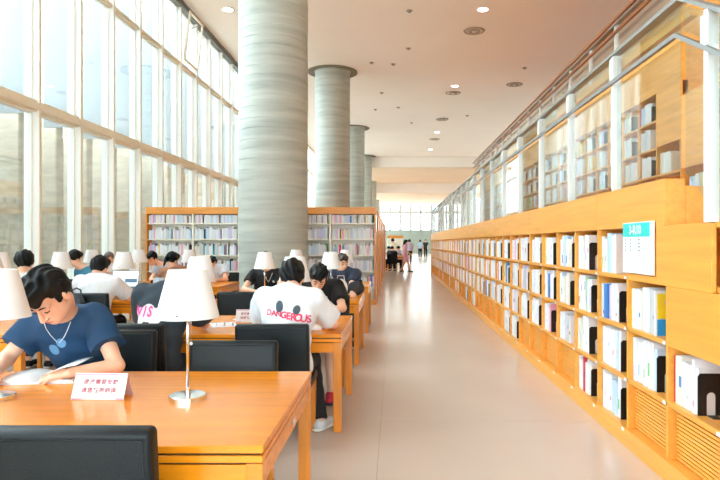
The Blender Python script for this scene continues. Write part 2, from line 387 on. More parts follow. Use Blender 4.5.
def bay_books(xf, y0, y1, z, hmax, indiv, bulk, lab_place, group, tmin=.02, tmax=.046, fill=None):
    """books from the far end of a bay toward the near end; returns the y where they stop"""
    global nbook
    fill = fill or random.uniform(.50, .72); y = y1-.014; stop = y1-(y1-y0)*fill
    hb = random.uniform(.25, .29); run = random.choice(names); t = random.uniform(tmin, tmax); left = 0
    while y-t > stop:
        if left <= 0: left = random.choice((1, 2, 3, 4)); run = random.choice(names); hb = min(hmax, random.uniform(.255, .31)); t = random.uniform(tmin, tmax)
        left -= 1; h = hb+random.uniform(-.004, .004); dep = random.uniform(.2, .22); xo = xf+.02+random.uniform(0, .02)
        if indiv:
            o = link('book', book_me[run]); o.location = (xo, y-t/2, z+.0005); o.scale = (dep, t-.002, h); nbook += 1
            band = ''
            if random.random() < .55:
                c = random.choice(['pink', 'lilac', 'blue', 'red', 'pale blue', 'grey', 'green', 'cream'])
                if c != run:
                    s_ = link('spine_band', band_me[c], o); s_.location = (0, 0, random.uniform(.1, .6)); s_.scale = (1, random.choice((.4, .9)), random.uniform(.08, .3)); band = ' with %s band' % c
            tag(o, '%s-spined book%s, %s' % (run, band, lab_place), 'book', group)
        else:
            ci = list(BCOL).index(run); bulk.box(xo, xo+dep, y-t+.001, y, z+.001, z+h, ci)
        y -= t
    return y
be_pl = [(-.0, 0), (.15, 0), (.15, .22), (.135, .235), (.015, .235), (0, .22)]
def bookend_mesh():
    b = MB(); t = .004; H = .235; Wd = .15
    # plate with an arched opening: build as strips
    n = 8; ox0, ox1, oz = .05, .10, .13
    b.box(0, ox0, -t, 0, 0, .22).box(ox1, Wd, -t, 0, 0, .22); b.prism([(0, .22), (Wd, .22), (Wd-.015, H), (.015, H)], 1, -t, 0)
    arc = [((ox0+ox1)/2+math.cos(a)*.025, oz-.025+math.sin(a)*.025) for a in [PI*i/n for i in range(n+1)]]
    b.prism([(ox1, .22), (ox0, .22)]+arc[::-1], 1, -t, 0)
    b.box(ox0, ox1, -.075, 0, 0, .0015)
    return b.mesh('plate', [BLACKP])
bem = bookend_mesh(); tabm = MB().box(.05, .10, -.085, -.0845, .002, .105).mesh('tongue', [mat('bookend_paper', srgb(205, 190, 170), .6, var=.2, scale=(30, 30, 30))])
ORD = ['first', 'second', 'third', 'fourth', 'fifth', 'sixth', 'seventh', 'eighth', 'ninth', 'tenth', 'eleventh', 'twelfth', 'thirteenth', 'fourteenth', 'fifteenth', 'sixteenth', 'seventeenth', 'eighteenth', 'nineteenth', 'twentieth', 'twenty-first', 'twenty-second']+['far']*40
far_bulk = MB(); nend = 0
for row, (z, kmin) in enumerate(((Z1, 1), (Z2, 0), (Z3, -1), (ZP, 1))):
    zn = ['the top row', 'the second row', 'the third row', 'the bottom row'][row]
    for k in range(kmin, 38):
        if row == 3 and k not in LOWBOOK: continue
        ind = (D0+k*BP) < 9.2
        bay = ORD[k-kmin] if row < 3 else ORD[sorted(LOWBOOK).index(k)]+' filled'
        ye = bay_books(XS, D0+k*BP, D0+(k+1)*BP, z, .32, ind, far_bulk, '%s, %s bay from the stepped end' % (zn[4:], bay), 'books in the %s, %s bay' % (zn[4:], bay), fill=.62 if (row == 1 and k == 0) else None)
        if (row, k) != (1, 0) and random.random() < .9:
            if k < 20:
                o = link('bookend', bem, None, (XS+.03, ye-.002, z+.0005)); nend += 1
                tag(o, 'black metal bookend in the %s, %s bay from the stepped end' % (zn[4:], bay), 'bookend', 'black bookends in the aisle bookcase')
            else: far_bulk.box(XS+.03, XS+.18, ye-.006, ye-.002, z+.001, z+.235, len(BCOL))
ALLB = [BM[n] for n in BCOL]+[BLACKP]
o = far_bulk.build('distant_books', ALLB); tag(o, 'far rows of pale books running to the end of the aisle bookcase', 'books', kind='stuff')
# the yellow and blue picture book at the near end of the second row
o = tag(empty('picture_book', (XS+.02, D0+.205, Z2)), 'picture book with yellow and bright blue cover in the aisle bookcase', 'book')
MB().box(0, .2, .0, .02, 0, .29).build('cover', BM['white'], o)
MB().box(.012, .19, -.002, 0, .11, .27).build('yellow_print', mat('print_yellow', srgb(245, 215, 40), .5, var=.03), o); MB().box(.012, .19, -.002, 0, .0, .105).build('blue_print', mat('print_blue', srgb(30, 150, 225), .5, var=.03), o)
c = MB().lathe([(.0, 0), (.032, 0)], 16).build('pink_print', BM['pink'], o); c.matrix_local = Matrix.Translation((.09, -.003, .215)) @ Matrix.Rotation(PI/2, 4, 'X')
# the black bookend with a pale printed card at the near end of the third row: card
# aisle sign
sg = tag(empty('shelf_sign', (XS-.014, 4.06, 1.415)), 'white shelf sign with teal heading fixed to the aisle bookcase', 'sign')
MB().box(-.006, .008, -.25, .25, -.175, .175, 0, .002).build('board', PAPER, sg)
MB().box(-.0075, -.0062, -.205, .245, .075, .168).build('teal_heading', TEAL, sg)
MX = lambda y, z, x=-.0085: Matrix(((0, 0, -1, x), (-1, 0, 0, y), (0, 1, 0, z), (0, 0, 0, 1)))
placed_text('lettering', '3-R10', .085, MX(.03, .12), WHITEINK, sg, 1.0, 1.0)
tb = MB()
for r in range(9):
    z = .045-r*.024; tb.box(-.0072, -.0062, -.22, .23, z-.0008, z+.0008)
    if r < 4:
        for (a, b) in ((.19, .21), (.1, .12), (-.05, -.02)): tb.box(-.0072, -.0062, a, b, z+.006, z+.014)
tb.build('table_rows', GREYINK, sg)

# ------------------------------------------------------------------ glass balustrade on the bookcase, stair rail, second terrace
def balustrade(X, zb, zm, zt, y0, y1, pit, first, lab, wood_under):
    r = tag(empty('glass_balustrade', (X, y0, zb)), lab, 'balustrade')
    def P(n, d, m, bev=0): return MB().box(d[0]-X, d[1]-X, d[2]-y0, d[3]-y0, d[4]-zb, d[5]-zb, bev=bev).build(n, m, r)
    y = first; ysx = []
    while y < y1: ysx.append(y); y += pit
    for y in ysx:
        P('post', (X-.02, X+.04, y-.02, y+.02, zb, zt), STEEL)
        if zm: P('post_cap', (X-.03, X-.021, y-.035, y+.035, zm, zt-.02), STEEL)
    lo = [y0]+[y for y in ysx if y > y0+.05]+[y1]
    for a, b in zip(lo[:-1], lo[1:]):
        if b-a < .1: continue
        P('glass_panel', (X+.005, X+.015, a+.03, b-.03, zb+.01, (zm or zt)-.02), GLASSB)
        if zm: P('glass_panel', (X+.005, X+.015, a+.03, b-.03, zm+.02, zt-.02), GLASSB)
    if zm: P('mid_rail', (X-.045, X-.021, y0, y1, zm-.014, zm+.014), GREYR)
    P('top_rail', (X-.03, X+.03, y0, y1, zt, zt+.025), GREYR)
    if wood_under: P('wood_rail', (X+.05, X+.10, y0, y1, zt-.09, zt-.03), WOOD)
    return r, P
PY = 600*XS/(611-394.5)
r1, P1 = balustrade(XS+.03, ZT, 2.67, 2.876, 3.53, DEND, 1.165, PY, 'white posted glass balustrade standing on the aisle bookcase', True)
# raked part above the steps
rk = tag(empty('stair_balustrade', (XS+.03, 3.2, 1.56)), 'raked glass balustrade with white post over the stepped seats', 'balustrade')
def rake(n, z, h, m, dx0, dx1):
    y0, y1 = 3.53, 1.2; sl_ = .54; za = z; zb_ = z-(y0-y1)*sl_
    MB().prism([(y0-3.2, za-1.56), (y1-3.2, zb_-1.56), (y1-3.2, zb_+h-1.56), (y0-3.2, za+h-1.56)], 0, dx0, dx1).build(n, m, rk)
rake('mid_rail', 2.656, .028, GREYR, -.045, -.021); rake('top_rail', 2.876, .025, GREYR, -.03, .03); rake('glass_panel', 2.70, .15, GLASSB, .005, .015)
MB().prism([(3.50-3.2, 1.86-1.56), (3.16-3.2, 1.60-1.56), (1.2-3.2, .45-1.56), (1.2-3.2, 1.36-1.56), (3.5-3.2, 2.63-1.56)], 0, .005, .015).build('glass_panel', GLASSB, rk)
for y, z0 in ((3.2, 1.56), (2.1, .93)):
    zt = 2.876-(3.53-y)*.54; MB().box(-.03, .03, y-.022-3.2, y+.022-3.2, z0-1.56, zt-1.56).build('post', STEEL, rk)
    MB().box(-.04, -.031, y-.04-3.2, y+.04-3.2, zt-.2-1.56, zt-.03-1.56).build('post_cap', STEEL, rk)
# second terrace
X2 = 3.6; A2 = 7.55; B2 = 8.25
t2 = tag(empty('terrace_bookcase', (X2, B2, 1.65)), 'upper orange wood bookcase on the terrace behind the glass balustrade', 'bookcase')
def tpart(n, d, m=WOOD, bev=.003): return MB().box(d[0]-X2, d[1]-X2, d[2]-B2, d[3]-B2, d[4]-1.65, d[5]-1.65, bev=bev).build(n, m, t2)
ZR = [2.0, 2.38, 2.76, 3.14]
for i, z in enumerate(ZR): tpart('shelf_board', (X2, X2+.3, (5.5, A2, B2, B2)[i], DEND, z-.03, z))
tpart('back_panel', (X2+.3, X2+.32, 5.5, DEND, 1.65, 3.5)); tpart('plinth', (X2, X2+.3, 5.5, DEND, 1.65, 1.72))
for a, b in zip([A2]+seams[3:-1], seams[3:]):
    tpart('fascia_panel', (X2, X2+.1, a+.0015, b-.0015, 3.5, 4.05))
k = 0; y = B2
while y < DEND:
    tpart('divider', (X2, X2+.3, y-.012, y+.012, 1.72, 3.5), bev=.002); y += BP
tpart('side_panel', (X2+.001, X2+.03, A2, B2-.012, 2.76, 3.5)); tpart('side_panel', (X2+.001, X2+.03, 6.9, A2-.003, 2.38, 3.3)); tpart('divider', (X2, X2+.3, A2-.012, A2+.012, 1.72, 2.75))
tpart('side_panel', (X2+.001, X2+.03, 6.2, 6.897, 2.0, 2.7)); tpart('side_panel', (X2+.001, X2+.03, 5.5, 6.197, 1.65, 2.1))
for (a, b, z) in ((A2, 6.9, 3.3), (6.9, 6.2, 2.7), (6.2, 5.5, 2.1)): tpart('step_tread', (X2+.032, X2+1.8, b, a, z-.04, z)); tpart('step_riser', (X2+.34, X2+1.8, b, b+.03, 1.65, z-.041))
tpart('step_riser', (X2+.101, X2+1.8, A2-.001, A2+.03, 3.26, 3.899)); tb2 = MB(); y = A2
for i, z in enumerate(ZR):
    y = (5.55, A2+.02, B2, B2)[i]
    while y+BP < DEND:
        ye = bay_books(X2, y, y+BP, z, .32, False, tb2, '', '', .024, .05)
        if random.random() < .6: tb2.box(X2+.03, X2+.18, ye-.006, ye-.002, z+.001, z+.235, len(BCOL))
        y += BP
o = tb2.build('terrace_books', ALLB); tag(o, 'rows of white books filling the terrace bookcase behind glass', 'books', kind='stuff')
struct(box('floor_terrace', (X2+.101, XR, A2, DEND, 3.9, 4.0), WOOD2))
r2, P2 = balustrade(X2+.03, 4.05, 0, 5.0, A2, DEND, 1.28, 600*X2/(614-394.5), 'upper glass balustrade with brown handrails on the terrace bookcase', False)
P2('hand_rail', (X2-.06, X2-.02, A2, DEND, 4.82, 4.86), RAILW); P2('hand_rail', (X2-.06, X2-.02, A2, DEND, 5.03, 5.075), RAILW)
wl = struct(empty('wall_terrace'))
for a, b in zip(seams[1:-1], seams[2:]): box('panel', (5.5, 5.6, a+.002, b-.002, 4.0, 5.95), WOOD, wl)
MB().prism([(4.94, 4.0), (4.94, 5.95), (2.5, 4.5), (2.5, 3.0), (3.5, 3.0)], 0, 5.5, 5.6).build('raked_panel', WOOD, wl)
# white stair at the far end of the aisle bookcase
st = tag(empty('end_stair', (2.2, DEND+.6, 0)), 'white zigzag stair beyond the end of the aisle bookcase', 'stair')
for k in range(8): MB().box(-.1, 1.4, k*.34, k*.34+.36, 2.4-k*.3, 2.44-k*.3).build('tread', STEEL, st)
MB().prism([(0, 2.3), (2.62, -.0), (2.9, .0), (2.9, .1), (.2, 2.5), (0, 2.5)], 0, -.15, -.1).build('stringer', STEEL, st)
MB().tube([(-.12, .0, 2.3), (-.12, .0, 3.2), (-.12, 2.8, .95), (-.12, 2.8, .05)], .025, 6).build('hand_rail', STEEL, st)

# ------------------------------------------------------------------ tall bookcases across the hall
XA, XB = -5.78, -.43; NS = 5; SW = (XB-XA)/NS; DB = 14.0
def tall_case(y, lab, group=None):
    c = tag(empty('tall_bookcase', (XB, y, 0)), lab, 'bookcase', group); dx = XA-XB
    MB().box(dx-.03, .0, 0, .62, 2.12, 2.28, 0, .006).build('top_panel', WOOD2, c)
    MB().box(dx-.03, 0, 0, .62, 0, .12).build('plinth', WOOD2, c)
    MB().box(-.04, 0, 0, .62, .12, 2.12).build('end_panel', WOODV, c); MB().box(dx-.03, dx+.01, 0, .62, .12, 2.12).build('end_panel', WOODV, c)
    MB().box(dx, -.04, .29, .33, .12, 2.12).build('back_panel', CREAM, c)
    for k in range(1, NS): MB().box(dx+k*SW-.02, dx+k*SW+.02, .01, .6, .12, 2.12).build('divider', CREAM, c)
    for z in [1.93-.373*q-.02 for q in range(0, 5)]:
        MB().box(dx+.01, -.04, .015, .6, z-.03, z).build('shelf_board', CREAM, c)
    return c
tall_case(DB, 'tall orange framed bookcase full of books behind the thick column')
bk = MB(); zs = [1.93-.373*q-.02 for q in range(0, 5)]+[.12]
zs = [z for z in zs if z > .1]
pal = list(BCOL)
for s_ in range(NS):
    for z in zs:
        x = XA+s_*SW+.03; xe = XA+(s_+1)*SW-.03; mode = random.random()
        while x < xe-.05:
            t = random.uniform(.018, .05)
            if random.random() < .04: x += random.uniform(.02, .06)
            if x+t > xe: break
            h = random.uniform(.2, .29) if z < 1.8 else random.uniform(.17, .2)
            ci = random.choices(range(len(pal)+3), [46, 22, 14, 6, 9, 2, 1, 1, 2, 10, 3, 2, 2])[0]
            bk.box(x, x+t-.002, DB+.03+random.uniform(0, .02), DB+.24, z+.001, z+h, ci); x += t
DKB = [mat('book_dark_%d' % i, srgb(*c), .5, var=.03) for i, c in enumerate(((46, 36, 34), (150, 110, 80), (40, 150, 150)))]
o = bk.build('shelved_books', [BM[n] for n in pal]+DKB); tag(o, 'pale and coloured books filling the tall bookcase behind the column', 'books', kind='stuff')
for i, y in enumerate((16.2, 18.4, 20.6, 22.8, 26.2, 28.4)): tall_case(y, 'tall orange bookcase, %s in the row behind the thick column' % ('second', 'third', 'fourth', 'fifth', 'sixth', 'seventh')[i], 'tall bookcases in a row')
lowc = tag(empty('low_bookcase', (.1, 41, 0)), 'orange topped low bookcase far down the hall', 'bookcase')
MB().box(-.6, .5, 0, .5, 1.75, 1.95).build('top_panel', WOOD2, lowc); MB().box(-.6, .5, 0, .5, 0, 1.75).build('body', CREAM, lowc)

# ------------------------------------------------------------------ tables
def table(xr, xl, y0, lab, grp, nl=2):
    y1 = y0+1.2; t = tag(empty('reading_table', (xr, y0, 0)), lab, 'table', grp); W_ = xl-xr
    MB().box(W_, 0, 0, 1.2, .723, .75, 0, .003).build('tabletop', TABLE, t)
    MB().box(W_+.002, -.002, .002, 1.198, .690, .715, 0, .002).build('lower_board', TABLE, t)
    MB().box(W_+.012, -.012, .012, 1.188, .7155, .7225).build('spacer', DARK, t); MB().box(W_+.014, -.014, .014, 1.186, .683, .6895).build('spacer', DARK, t)
    for (a, b, c, d) in ((W_+.06, -.06, .004, .03), (W_+.06, -.06, 1.17, 1.196)): MB().box(a, b, c, d, .61, .683).build('apron', TABLE, t)
    for (a, b) in ((-.03, -.004), (W_+.004, W_+.03)): MB().box(a, b, .06, 1.14, .61, .683).build('apron', TABLE, t)
    for a in (-.062, W_+.002):
        for c in (.002, 1.138): MB().box(a, a+.06, c, c+.06, 0, .687, 0, .003).build('leg', WOODV, t)
    return t
TY = [2.066, 4.58, 7.12, 9.65]
G1 = 'reading tables along the aisle'; G2 = 'reading tables by the windows'
t1 = table(-.452, -2.26, TY[0], 'long orange wood reading table with tent card and man in blue', G1)
MB().box(.0, .0015, .60, .66, .636, .66).build('asset_sticker', PAPER, t1)
table(-.405, -2.21, TY[1], 'orange reading table where the white-shirted person sits', G1)
table(-.42, -2.22, TY[2], 'orange reading table with totes in front of the thick column', G1)
table(-.42, -2.22, TY[3], 'orange reading table standing just before the tall bookcase', G1)
table(-2.85, -5.5, TY[1], 'long orange table behind the man in the blue T-shirt', G2)
table(-2.85, -5.5, TY[2], 'long orange table by the windows with an open laptop', G2)
table(-2.80, -5.5, TY[3], 'long orange table by the windows nearest the bookcase', G2)

# ------------------------------------------------------------------ lamps
def lamp_proto():
    l = empty('table_lamp')
    MB().lathe([(0, 0), (.08, 0)], 36).lathe([(.08, 0), (.08, .018)], 36).lathe([(.08, .018), (.078, .021)], 36).lathe([(.078, .021), (.014, .0225)], 36).lathe([(.012, .022), (.011, .055)], 16).lathe([(.011, .055), (0, .056)], 16).build('base', CHROME, l)
    MB().tube([(0, 0, .05), (0, 0, .50)], .0065, 10).build('pole', CHROME, l)
    sh = MB().lathe([(.138, .365), (.083, .58)], 36).lathe([(.081, .58), (.136, .365)], 36).lathe([(.138, .365), (.136, .365)], 36).lathe([(.083, .58), (.081, .58)], 36).build('shade', SHADE, l)
    MB().lathe([(.081, .572), (.02, .572), (.0, .574)], 24).build('shade_top', SHADE, sh)
    MB().lathe([(.0, .50), (.02, .50), (.022, .44), (.03, .40), (.028, .37), (.0, .36)], 14).build('bulb', mat('frosted_bulb', srgb(250, 250, 248), .4, var=.0), l)
    ch = MB().tube([(.022, -.02, .42), (.022, -.02, .255)], .0012, 5).build('pull_chain', CHROME, l)
    MB().lathe([(0, .243), (.006, .246), (.008, .252), (.004, .258), (0, .259)], 10, (.022, -.02)).build('chain_knob', SHADE, ch)
    MB().tube([(.0, -.128, .385), (.0, -.134, .385)], .004, 8).build('shade_screw', BLACKP, sh)
    return l
lp = lamp_proto(); first = True
LG = 'white shaded table lamps'
for i, (x, d_, lab) in enumerate([(-.927, 2.69, 'white shaded lamp with chrome base on the table nearest the tent card'), (-1.785, 2.69, 'white shaded lamp beside the man in the blue T-shirt'),
        (-.86, 5.18, 'white shaded lamp between the white-shirted and black-shirted readers'), (-1.68, 5.18, 'white shaded lamp in front of the person in the lettered black top'),
        (-1.67, 7.72, 'white shaded lamp hiding the face of the reader before the column'), (-.82, 7.72, 'white shaded lamp on the table with the tote bag'),
        (-.83, 10.25, 'white shaded lamp on the table just before the bookcase'), (-1.68, 10.25, 'white shaded lamp on the table just before the bookcase'),
        (-3.5, 5.18, 'white shaded lamp on the long table behind the man in blue'),
        (-3.52, 7.80, 'white shaded lamp behind the open laptop'), (-4.29, 7.72, 'white shaded lamp between the white-shirted and teal-shirted readers'), (-5.08, 7.72, 'white shaded lamp near the windows at the laptop table'),
        (-3.5, 10.25, 'white shaded lamp on the far window-side table'), (-4.36, 10.25, 'white shaded lamp on the far window-side table'), (-5.17, 10.25, 'white shaded lamp on the far window-side table')]):
    o = lp if first else dup(lp); first = False
    o.location = (x, d_, .75); tag(o, lab, 'lamp', LG)

# ------------------------------------------------------------------ chairs (face +Y at rz = 0)
def chair_proto():
    c = empty('reading_chair')
    MS = Matrix.Identity(4)
    link('seat', rbox_mesh('seat', (-.25, .25, -.02, .44, .40, .475), .022, 3, LEATH), c)
    T = Matrix.Translation((0, -.03, .46)) @ Matrix.Rotation(math.radians(6), 4, 'X')
    b = link('backrest', rbox_mesh('backrest', (-.255, .255, -.035, .035, -.06, .43), .02, 3, LEATH, T), c)
    pm = MB()
    for sy in (-.0365, .0365):
        pm.tube([tuple(T @ Vector(p)) for p in ((-.232, sy, -.03), (-.232, sy, .405), (.232, sy, .405), (.232, sy, -.03))], .0035, 6)
    pm.build('piping', LEATH, b)
    for sx in (-1, 1):
        MB().box(sx*.22-.02, sx*.22+.02, .38, .42, 0, .42, 0, .003).build('leg', WOODV, c)
        MB().box(sx*.22-.02, sx*.22+.02, -.04, .0, 0, .42, 0, .003).build('leg', WOODV, c)
        MB().box(sx*.22-.012, sx*.22+.012, .0, .38, .34, .40).build('seat_rail', WOODV, c)
    return c
cp = chair_proto(); first = True
CG = 'black leather reading chairs'
CH = [(-.985, 1.9, 0, 'empty black leather chair pushed in with its back to the tent card table'),
      (-.925, 3.38, PI, 'empty black leather chair facing the tent card table beside the lamp'),
      (-1.79, 3.80, PI, 'black leather chair under the man in the blue T-shirt'),
      (-1.85, 4.23, 0, 'black leather chair behind the person in the lettered black top'),
      (-.845, 4.22, 0, 'black leather chair of the person in the white lettered T-shirt'),
      (-.74, 6.42, PI, 'black leather chair under the reader in black T-shirt and shorts'),
      (-1.77, 6.93, 0, 'empty black leather chair at the table before the thick column'),
      (-.86, 6.88, 0, 'empty black leather chair behind the reader in black T-shirt and shorts'),
      (-1.86, 8.98, PI, 'black leather chair under the reader with lanyard before the column'),
      (-.74, 9.0, PI, 'black leather chair under the navy-clad reader with long dark hair'),
      (-3.44, 6.75, 0, 'black leather chair with a backpack hung on its back'),
      (-4.3, 6.5, 0, 'black leather chair of the white-shirted person near the windows'),
      (-5.15, 9.35, 0, 'black leather chair of the person in teal'),
      (-3.45, 9.2, 0, 'black leather chair of the person in brown'),
      (-5.2, 11.3, PI, 'black leather chair of the close-cropped reader by the windows'),
      (-4.05, 11.3, PI, 'black leather chair of the reader in grey at the window-side table'),
      (-3.2, 11.3, PI, 'black leather chair of the half-hidden reader before the bookcase')]
for (x, d_, rz, lab) in CH:
    o = cp if first else dup(cp); first = False
    o.location = (x, d_, 0); o.rotation_euler = (0, 0, rz); tag(o, lab, 'chair', CG)
#PEOPLE
# ------------------------------------------------------------------ people: smooth implicit bodies, meshed by surface nets
def V(*a): return np.array(a, float)
def cap(p1, r1, p2, r2, flat=False, sq=1.0):
    p1 = np.array(p1, float); p2 = np.array(p2, float); ax = p2-p1; L2 = max(ax @ ax, 1e-9); n = ax/math.sqrt(L2)
    def f(P):
        t = (P-p1) @ ax/L2; tc = np.clip(t, 0, 1)
        d = np.linalg.norm(P-p1-tc[:, None]*ax, axis=1)-(r1+(r2-r1)*tc)
        return np.maximum(d, (P-p2) @ n) if flat else d
    return f
def ell(c, r, R=None):
    c = np.array(c, float); r = np.array(r, float)
    def f(P):
        q = P-c
        if R is not None: q = q @ R
        k0 = np.linalg.norm(q/r, axis=1); k1 = np.linalg.norm(q/(r*r), axis=1)
        return k0*(k0-1)/np.maximum(k1, 1e-6)
    return f
def smin(a, b, k):
    h = np.clip(.5+.5*(b-a)/k, 0, 1); return b*(1-h)+a*h-k*h*(1-h)
def union(fs, k=.02):
    def f(P):
        d = fs[0](P)
        for g in fs[1:]: d = smin(d, g(P), k)
        return d
    return f
def surf(F, lo, hi, h):
    lo = np.array(lo, float); hi = np.array(hi, float); B = 4
    nb = np.ceil((hi-lo)/(h*B)).astype(int)+1; n = nb*B
    ii = np.stack(np.meshgrid(*[np.arange(k) for k in nb], indexing='ij'), -1).reshape(-1, 3)
    cen = lo+(ii*B+(B-1)/2)*h; dc = F(cen); act = np.abs(dc) < B*h*1.35+.012
    A = np.repeat(np.repeat(np.repeat(dc.reshape(nb), B, 0), B, 1), B, 2)
    off = np.stack(np.meshgrid(*[np.arange(B)]*3, indexing='ij'), -1).reshape(-1, 3)
    idx = (ii[act][:, None, :]*B+off[None]).reshape(-1, 3)
    A[idx[:, 0], idx[:, 1], idx[:, 2]] = F(lo+idx*h)
    A[0] = A[-1] = 1; A[:, 0] = A[:, -1] = 1; A[:, :, 0] = A[:, :, -1] = 1
    s = A < 0; c8 = [(a, b, c) for a in (0, 1) for b in (0, 1) for c in (0, 1)]
    cnt = sum(s[a:n[0]-1+a, b:n[1]-1+b, c:n[2]-1+c].astype(np.int8) for a, b, c in c8)
    cells = np.argwhere((cnt > 0) & (cnt < 8)); vid = -np.ones(tuple(n-1), int); vid[cells[:, 0], cells[:, 1], cells[:, 2]] = np.arange(len(cells))
    val = {q: A[cells[:, 0]+q[0], cells[:, 1]+q[1], cells[:, 2]+q[2]] for q in c8}
    acc = np.zeros((len(cells), 3)); num = np.zeros(len(cells))
    for q in c8:
        for ax in range(3):
            if q[ax]: continue
            q2 = list(q); q2[ax] = 1; a, b = val[q], val[tuple(q2)]; m = (a < 0) != (b < 0)
            t = np.where(m, a/np.where(m, a-b, 1), 0); p = np.array(q, float)[None].repeat(len(cells), 0); p[:, ax] = t
            acc += p*m[:, None]; num += m
    verts = lo+(cells+acc/num[:, None])*h; faces = []
    for ax in range(3):
        u, v_ = (ax+1) % 3, (ax+2) % 3
        sl0 = [slice(None)]*3; sl1 = [slice(None)]*3; sl0[ax] = slice(0, -1); sl1[ax] = slice(1, None)
        a = s[tuple(sl0)]; b = s[tuple(sl1)]; e = np.argwhere(a != b)
        e = e[(e[:, u] > 0) & (e[:, v_] > 0) & (e[:, u] < n[u]-1) & (e[:, v_] < n[v_]-1)]
        def g(du, dv):
            q = e.copy(); q[:, u] += du; q[:, v_] += dv; return vid[q[:, 0], q[:, 1], q[:, 2]]
        Q = np.stack([g(-1, -1), g(0, -1), g(0, 0), g(-1, 0)], 1); fl_ = a[e[:, 0], e[:, 1], e[:, 2]]
        Q[~fl_] = Q[~fl_][:, ::-1]; Q = Q[(Q >= 0).all(1)]; faces.append(Q)
    return verts, np.concatenate(faces)
def surf_obj(name, F, lo, hi, h, m, parent):
    v, f = surf(F, lo, hi, h)
    me = bpy.data.meshes.new(name); me.vertices.add(len(v)); me.vertices.foreach_set('co', v.astype(np.float32).ravel())
    me.loops.add(len(f)*4); me.loops.foreach_set('vertex_index', f.ravel().astype(np.int32)); me.polygons.add(len(f))
    me.polygons.foreach_set('loop_start', np.arange(0, len(f)*4, 4, dtype=np.int32)); me.polygons.foreach_set('loop_total', np.full(len(f), 4, dtype=np.int32))
    me.update(calc_edges=True); me.validate(); me.polygons.foreach_set('use_smooth', np.ones(len(me.polygons), bool)); me.materials.append(m); me.update()
    return link(name, me, parent)

SKIN = mat('skin', srgb(236, 186, 158), .5, var=.04, scale=(20, 20, 20)); HAIR = mat('black_hair', srgb(10, 11, 14), .5, spec=.25, var=.35, scale=(120, 120, 25), bump=.6, bscale=140)
HAIRB = mat('brown_hair', srgb(60, 44, 36), .45, var=.3, scale=(120, 120, 25), bump=.6, bscale=140); HAIRG = mat('cropped_hair', srgb(104, 92, 88), .7, var=.2, scale=(90, 90, 90))
def cloth(n, c): return mat('cloth_'+n, srgb(*c), .85, var=.06, scale=(14, 14, 5), bump=.35, bscale=18)
LASH = mat('eyebrow', srgb(34, 28, 28), .7, var=.1); LIPS = mat('lips', srgb(206, 132, 122), .5, var=.03)

def hand_prims(wr, d, nrm, side, curl=.5, s=1.0, fr=.0085):
    """palm + five fingers: wr wrist, d pointing direction, nrm back-of-hand normal, side +1 thumb toward +lat"""
    d = d/np.linalg.norm(d); nrm = nrm-d*(nrm @ d); nrm /= np.linalg.norm(nrm); lat = np.cross(d, nrm)*side
    fs = []; kn = []
    for i, (o, l) in enumerate(((.030, .085), (.010, .092), (-.010, .089), (-.029, .080))):
        k = wr+(d*l+lat*o)*s; kn.append(k); fs.append(cap(wr+lat*o*.5*s, .015*s, k, .0115*s))
    pf = union(fs, .012); fing = []
    for i, (L1, L2) in enumerate(((.042, .04), (.047, .045), (.044, .042), (.034, .034))):
        spread = lat*(.10-.07*i); a1 = curl*.7; a2 = curl*1.6
        d1 = d*math.cos(a1)-nrm*math.sin(a1)+spread; d1 /= np.linalg.norm(d1); d2 = d*math.cos(a2)-nrm*math.sin(a2)+spread; d2 /= np.linalg.norm(d2)
        p1 = kn[i]+d1*L1*s; fing.append(union([cap(kn[i], fr*1.1*s, p1, fr*s), cap(p1, fr*s, p1+d2*L2*s, fr*.8*s)], .003))
    t0 = wr+(d*.03+lat*.022)*s; t1 = wr+(d*.06+lat*.052-nrm*.012)*s; t2 = t1+(d*.036+lat*.008-nrm*.012)*s
    fing.append(union([cap(t0, .015*s, t1, .011*s), cap(t1, .0105*s, t2, .008*s)], .004))
    def f(P):
        r = pf(P)
        for g in fing: r = smin(r, g(P), .004)
        return r
    return f
def rotm(yaw, pitch, roll):
    """head frame: columns right, forward, up;  pitch > 0 bows the head, yaw > 0 turns to the person's left, roll > 0 tips toward the right shoulder"""
    return np.array(Matrix.Rotation(yaw, 3, 'Z') @ Matrix.Rotation(-pitch, 3, 'X') @ Matrix.Rotation(roll, 3, 'Y'))
def head_prims(c, R, s=1.0):
    T = lambda x, y, z: c+R @ (np.array((x, y, z))*s)
    E = lambda p, r: ell(T(*p), np.array(r)*s, R)
    base = union([E((0, -.012, .028), (.076, .095, .088)), E((0, .022, -.045), (.061, .070, .072)), E((0, .055, -.082), (.030, .032, .028))], .03)
    feats = union([cap(T(0, .090, .004), .007*s, T(0, .108, -.034), .0125*s), E((.013, .098, -.038), (.009, .009, .008)), E((-.013, .098, -.038), (.009, .009, .008))], .006)
    brow = union([E((.032, .074, .018), (.028, .014, .011)), E((-.032, .074, .018), (.028, .014, .011))], .01)
    lips = E((0, .088, -.064), (.022, .010, .009)); ears = union([E((.076, -.008, -.012), (.010, .020, .030)), E((-.076, -.008, -.012), (.010, .020, .030))], .001)
    sock = [E((.031, .094, -.002), (.019, .013, .012)), E((-.031, .094, -.002), (.019, .013, .012))]
    def f(P):
        d = smin(smin(smin(base(P), brow(P), .014), feats(P), .010), lips(P), .008)
        for g in sock: d = -smin(-d, g(P), .008)
        return smin(d, ears(P), .008)
    return f, T
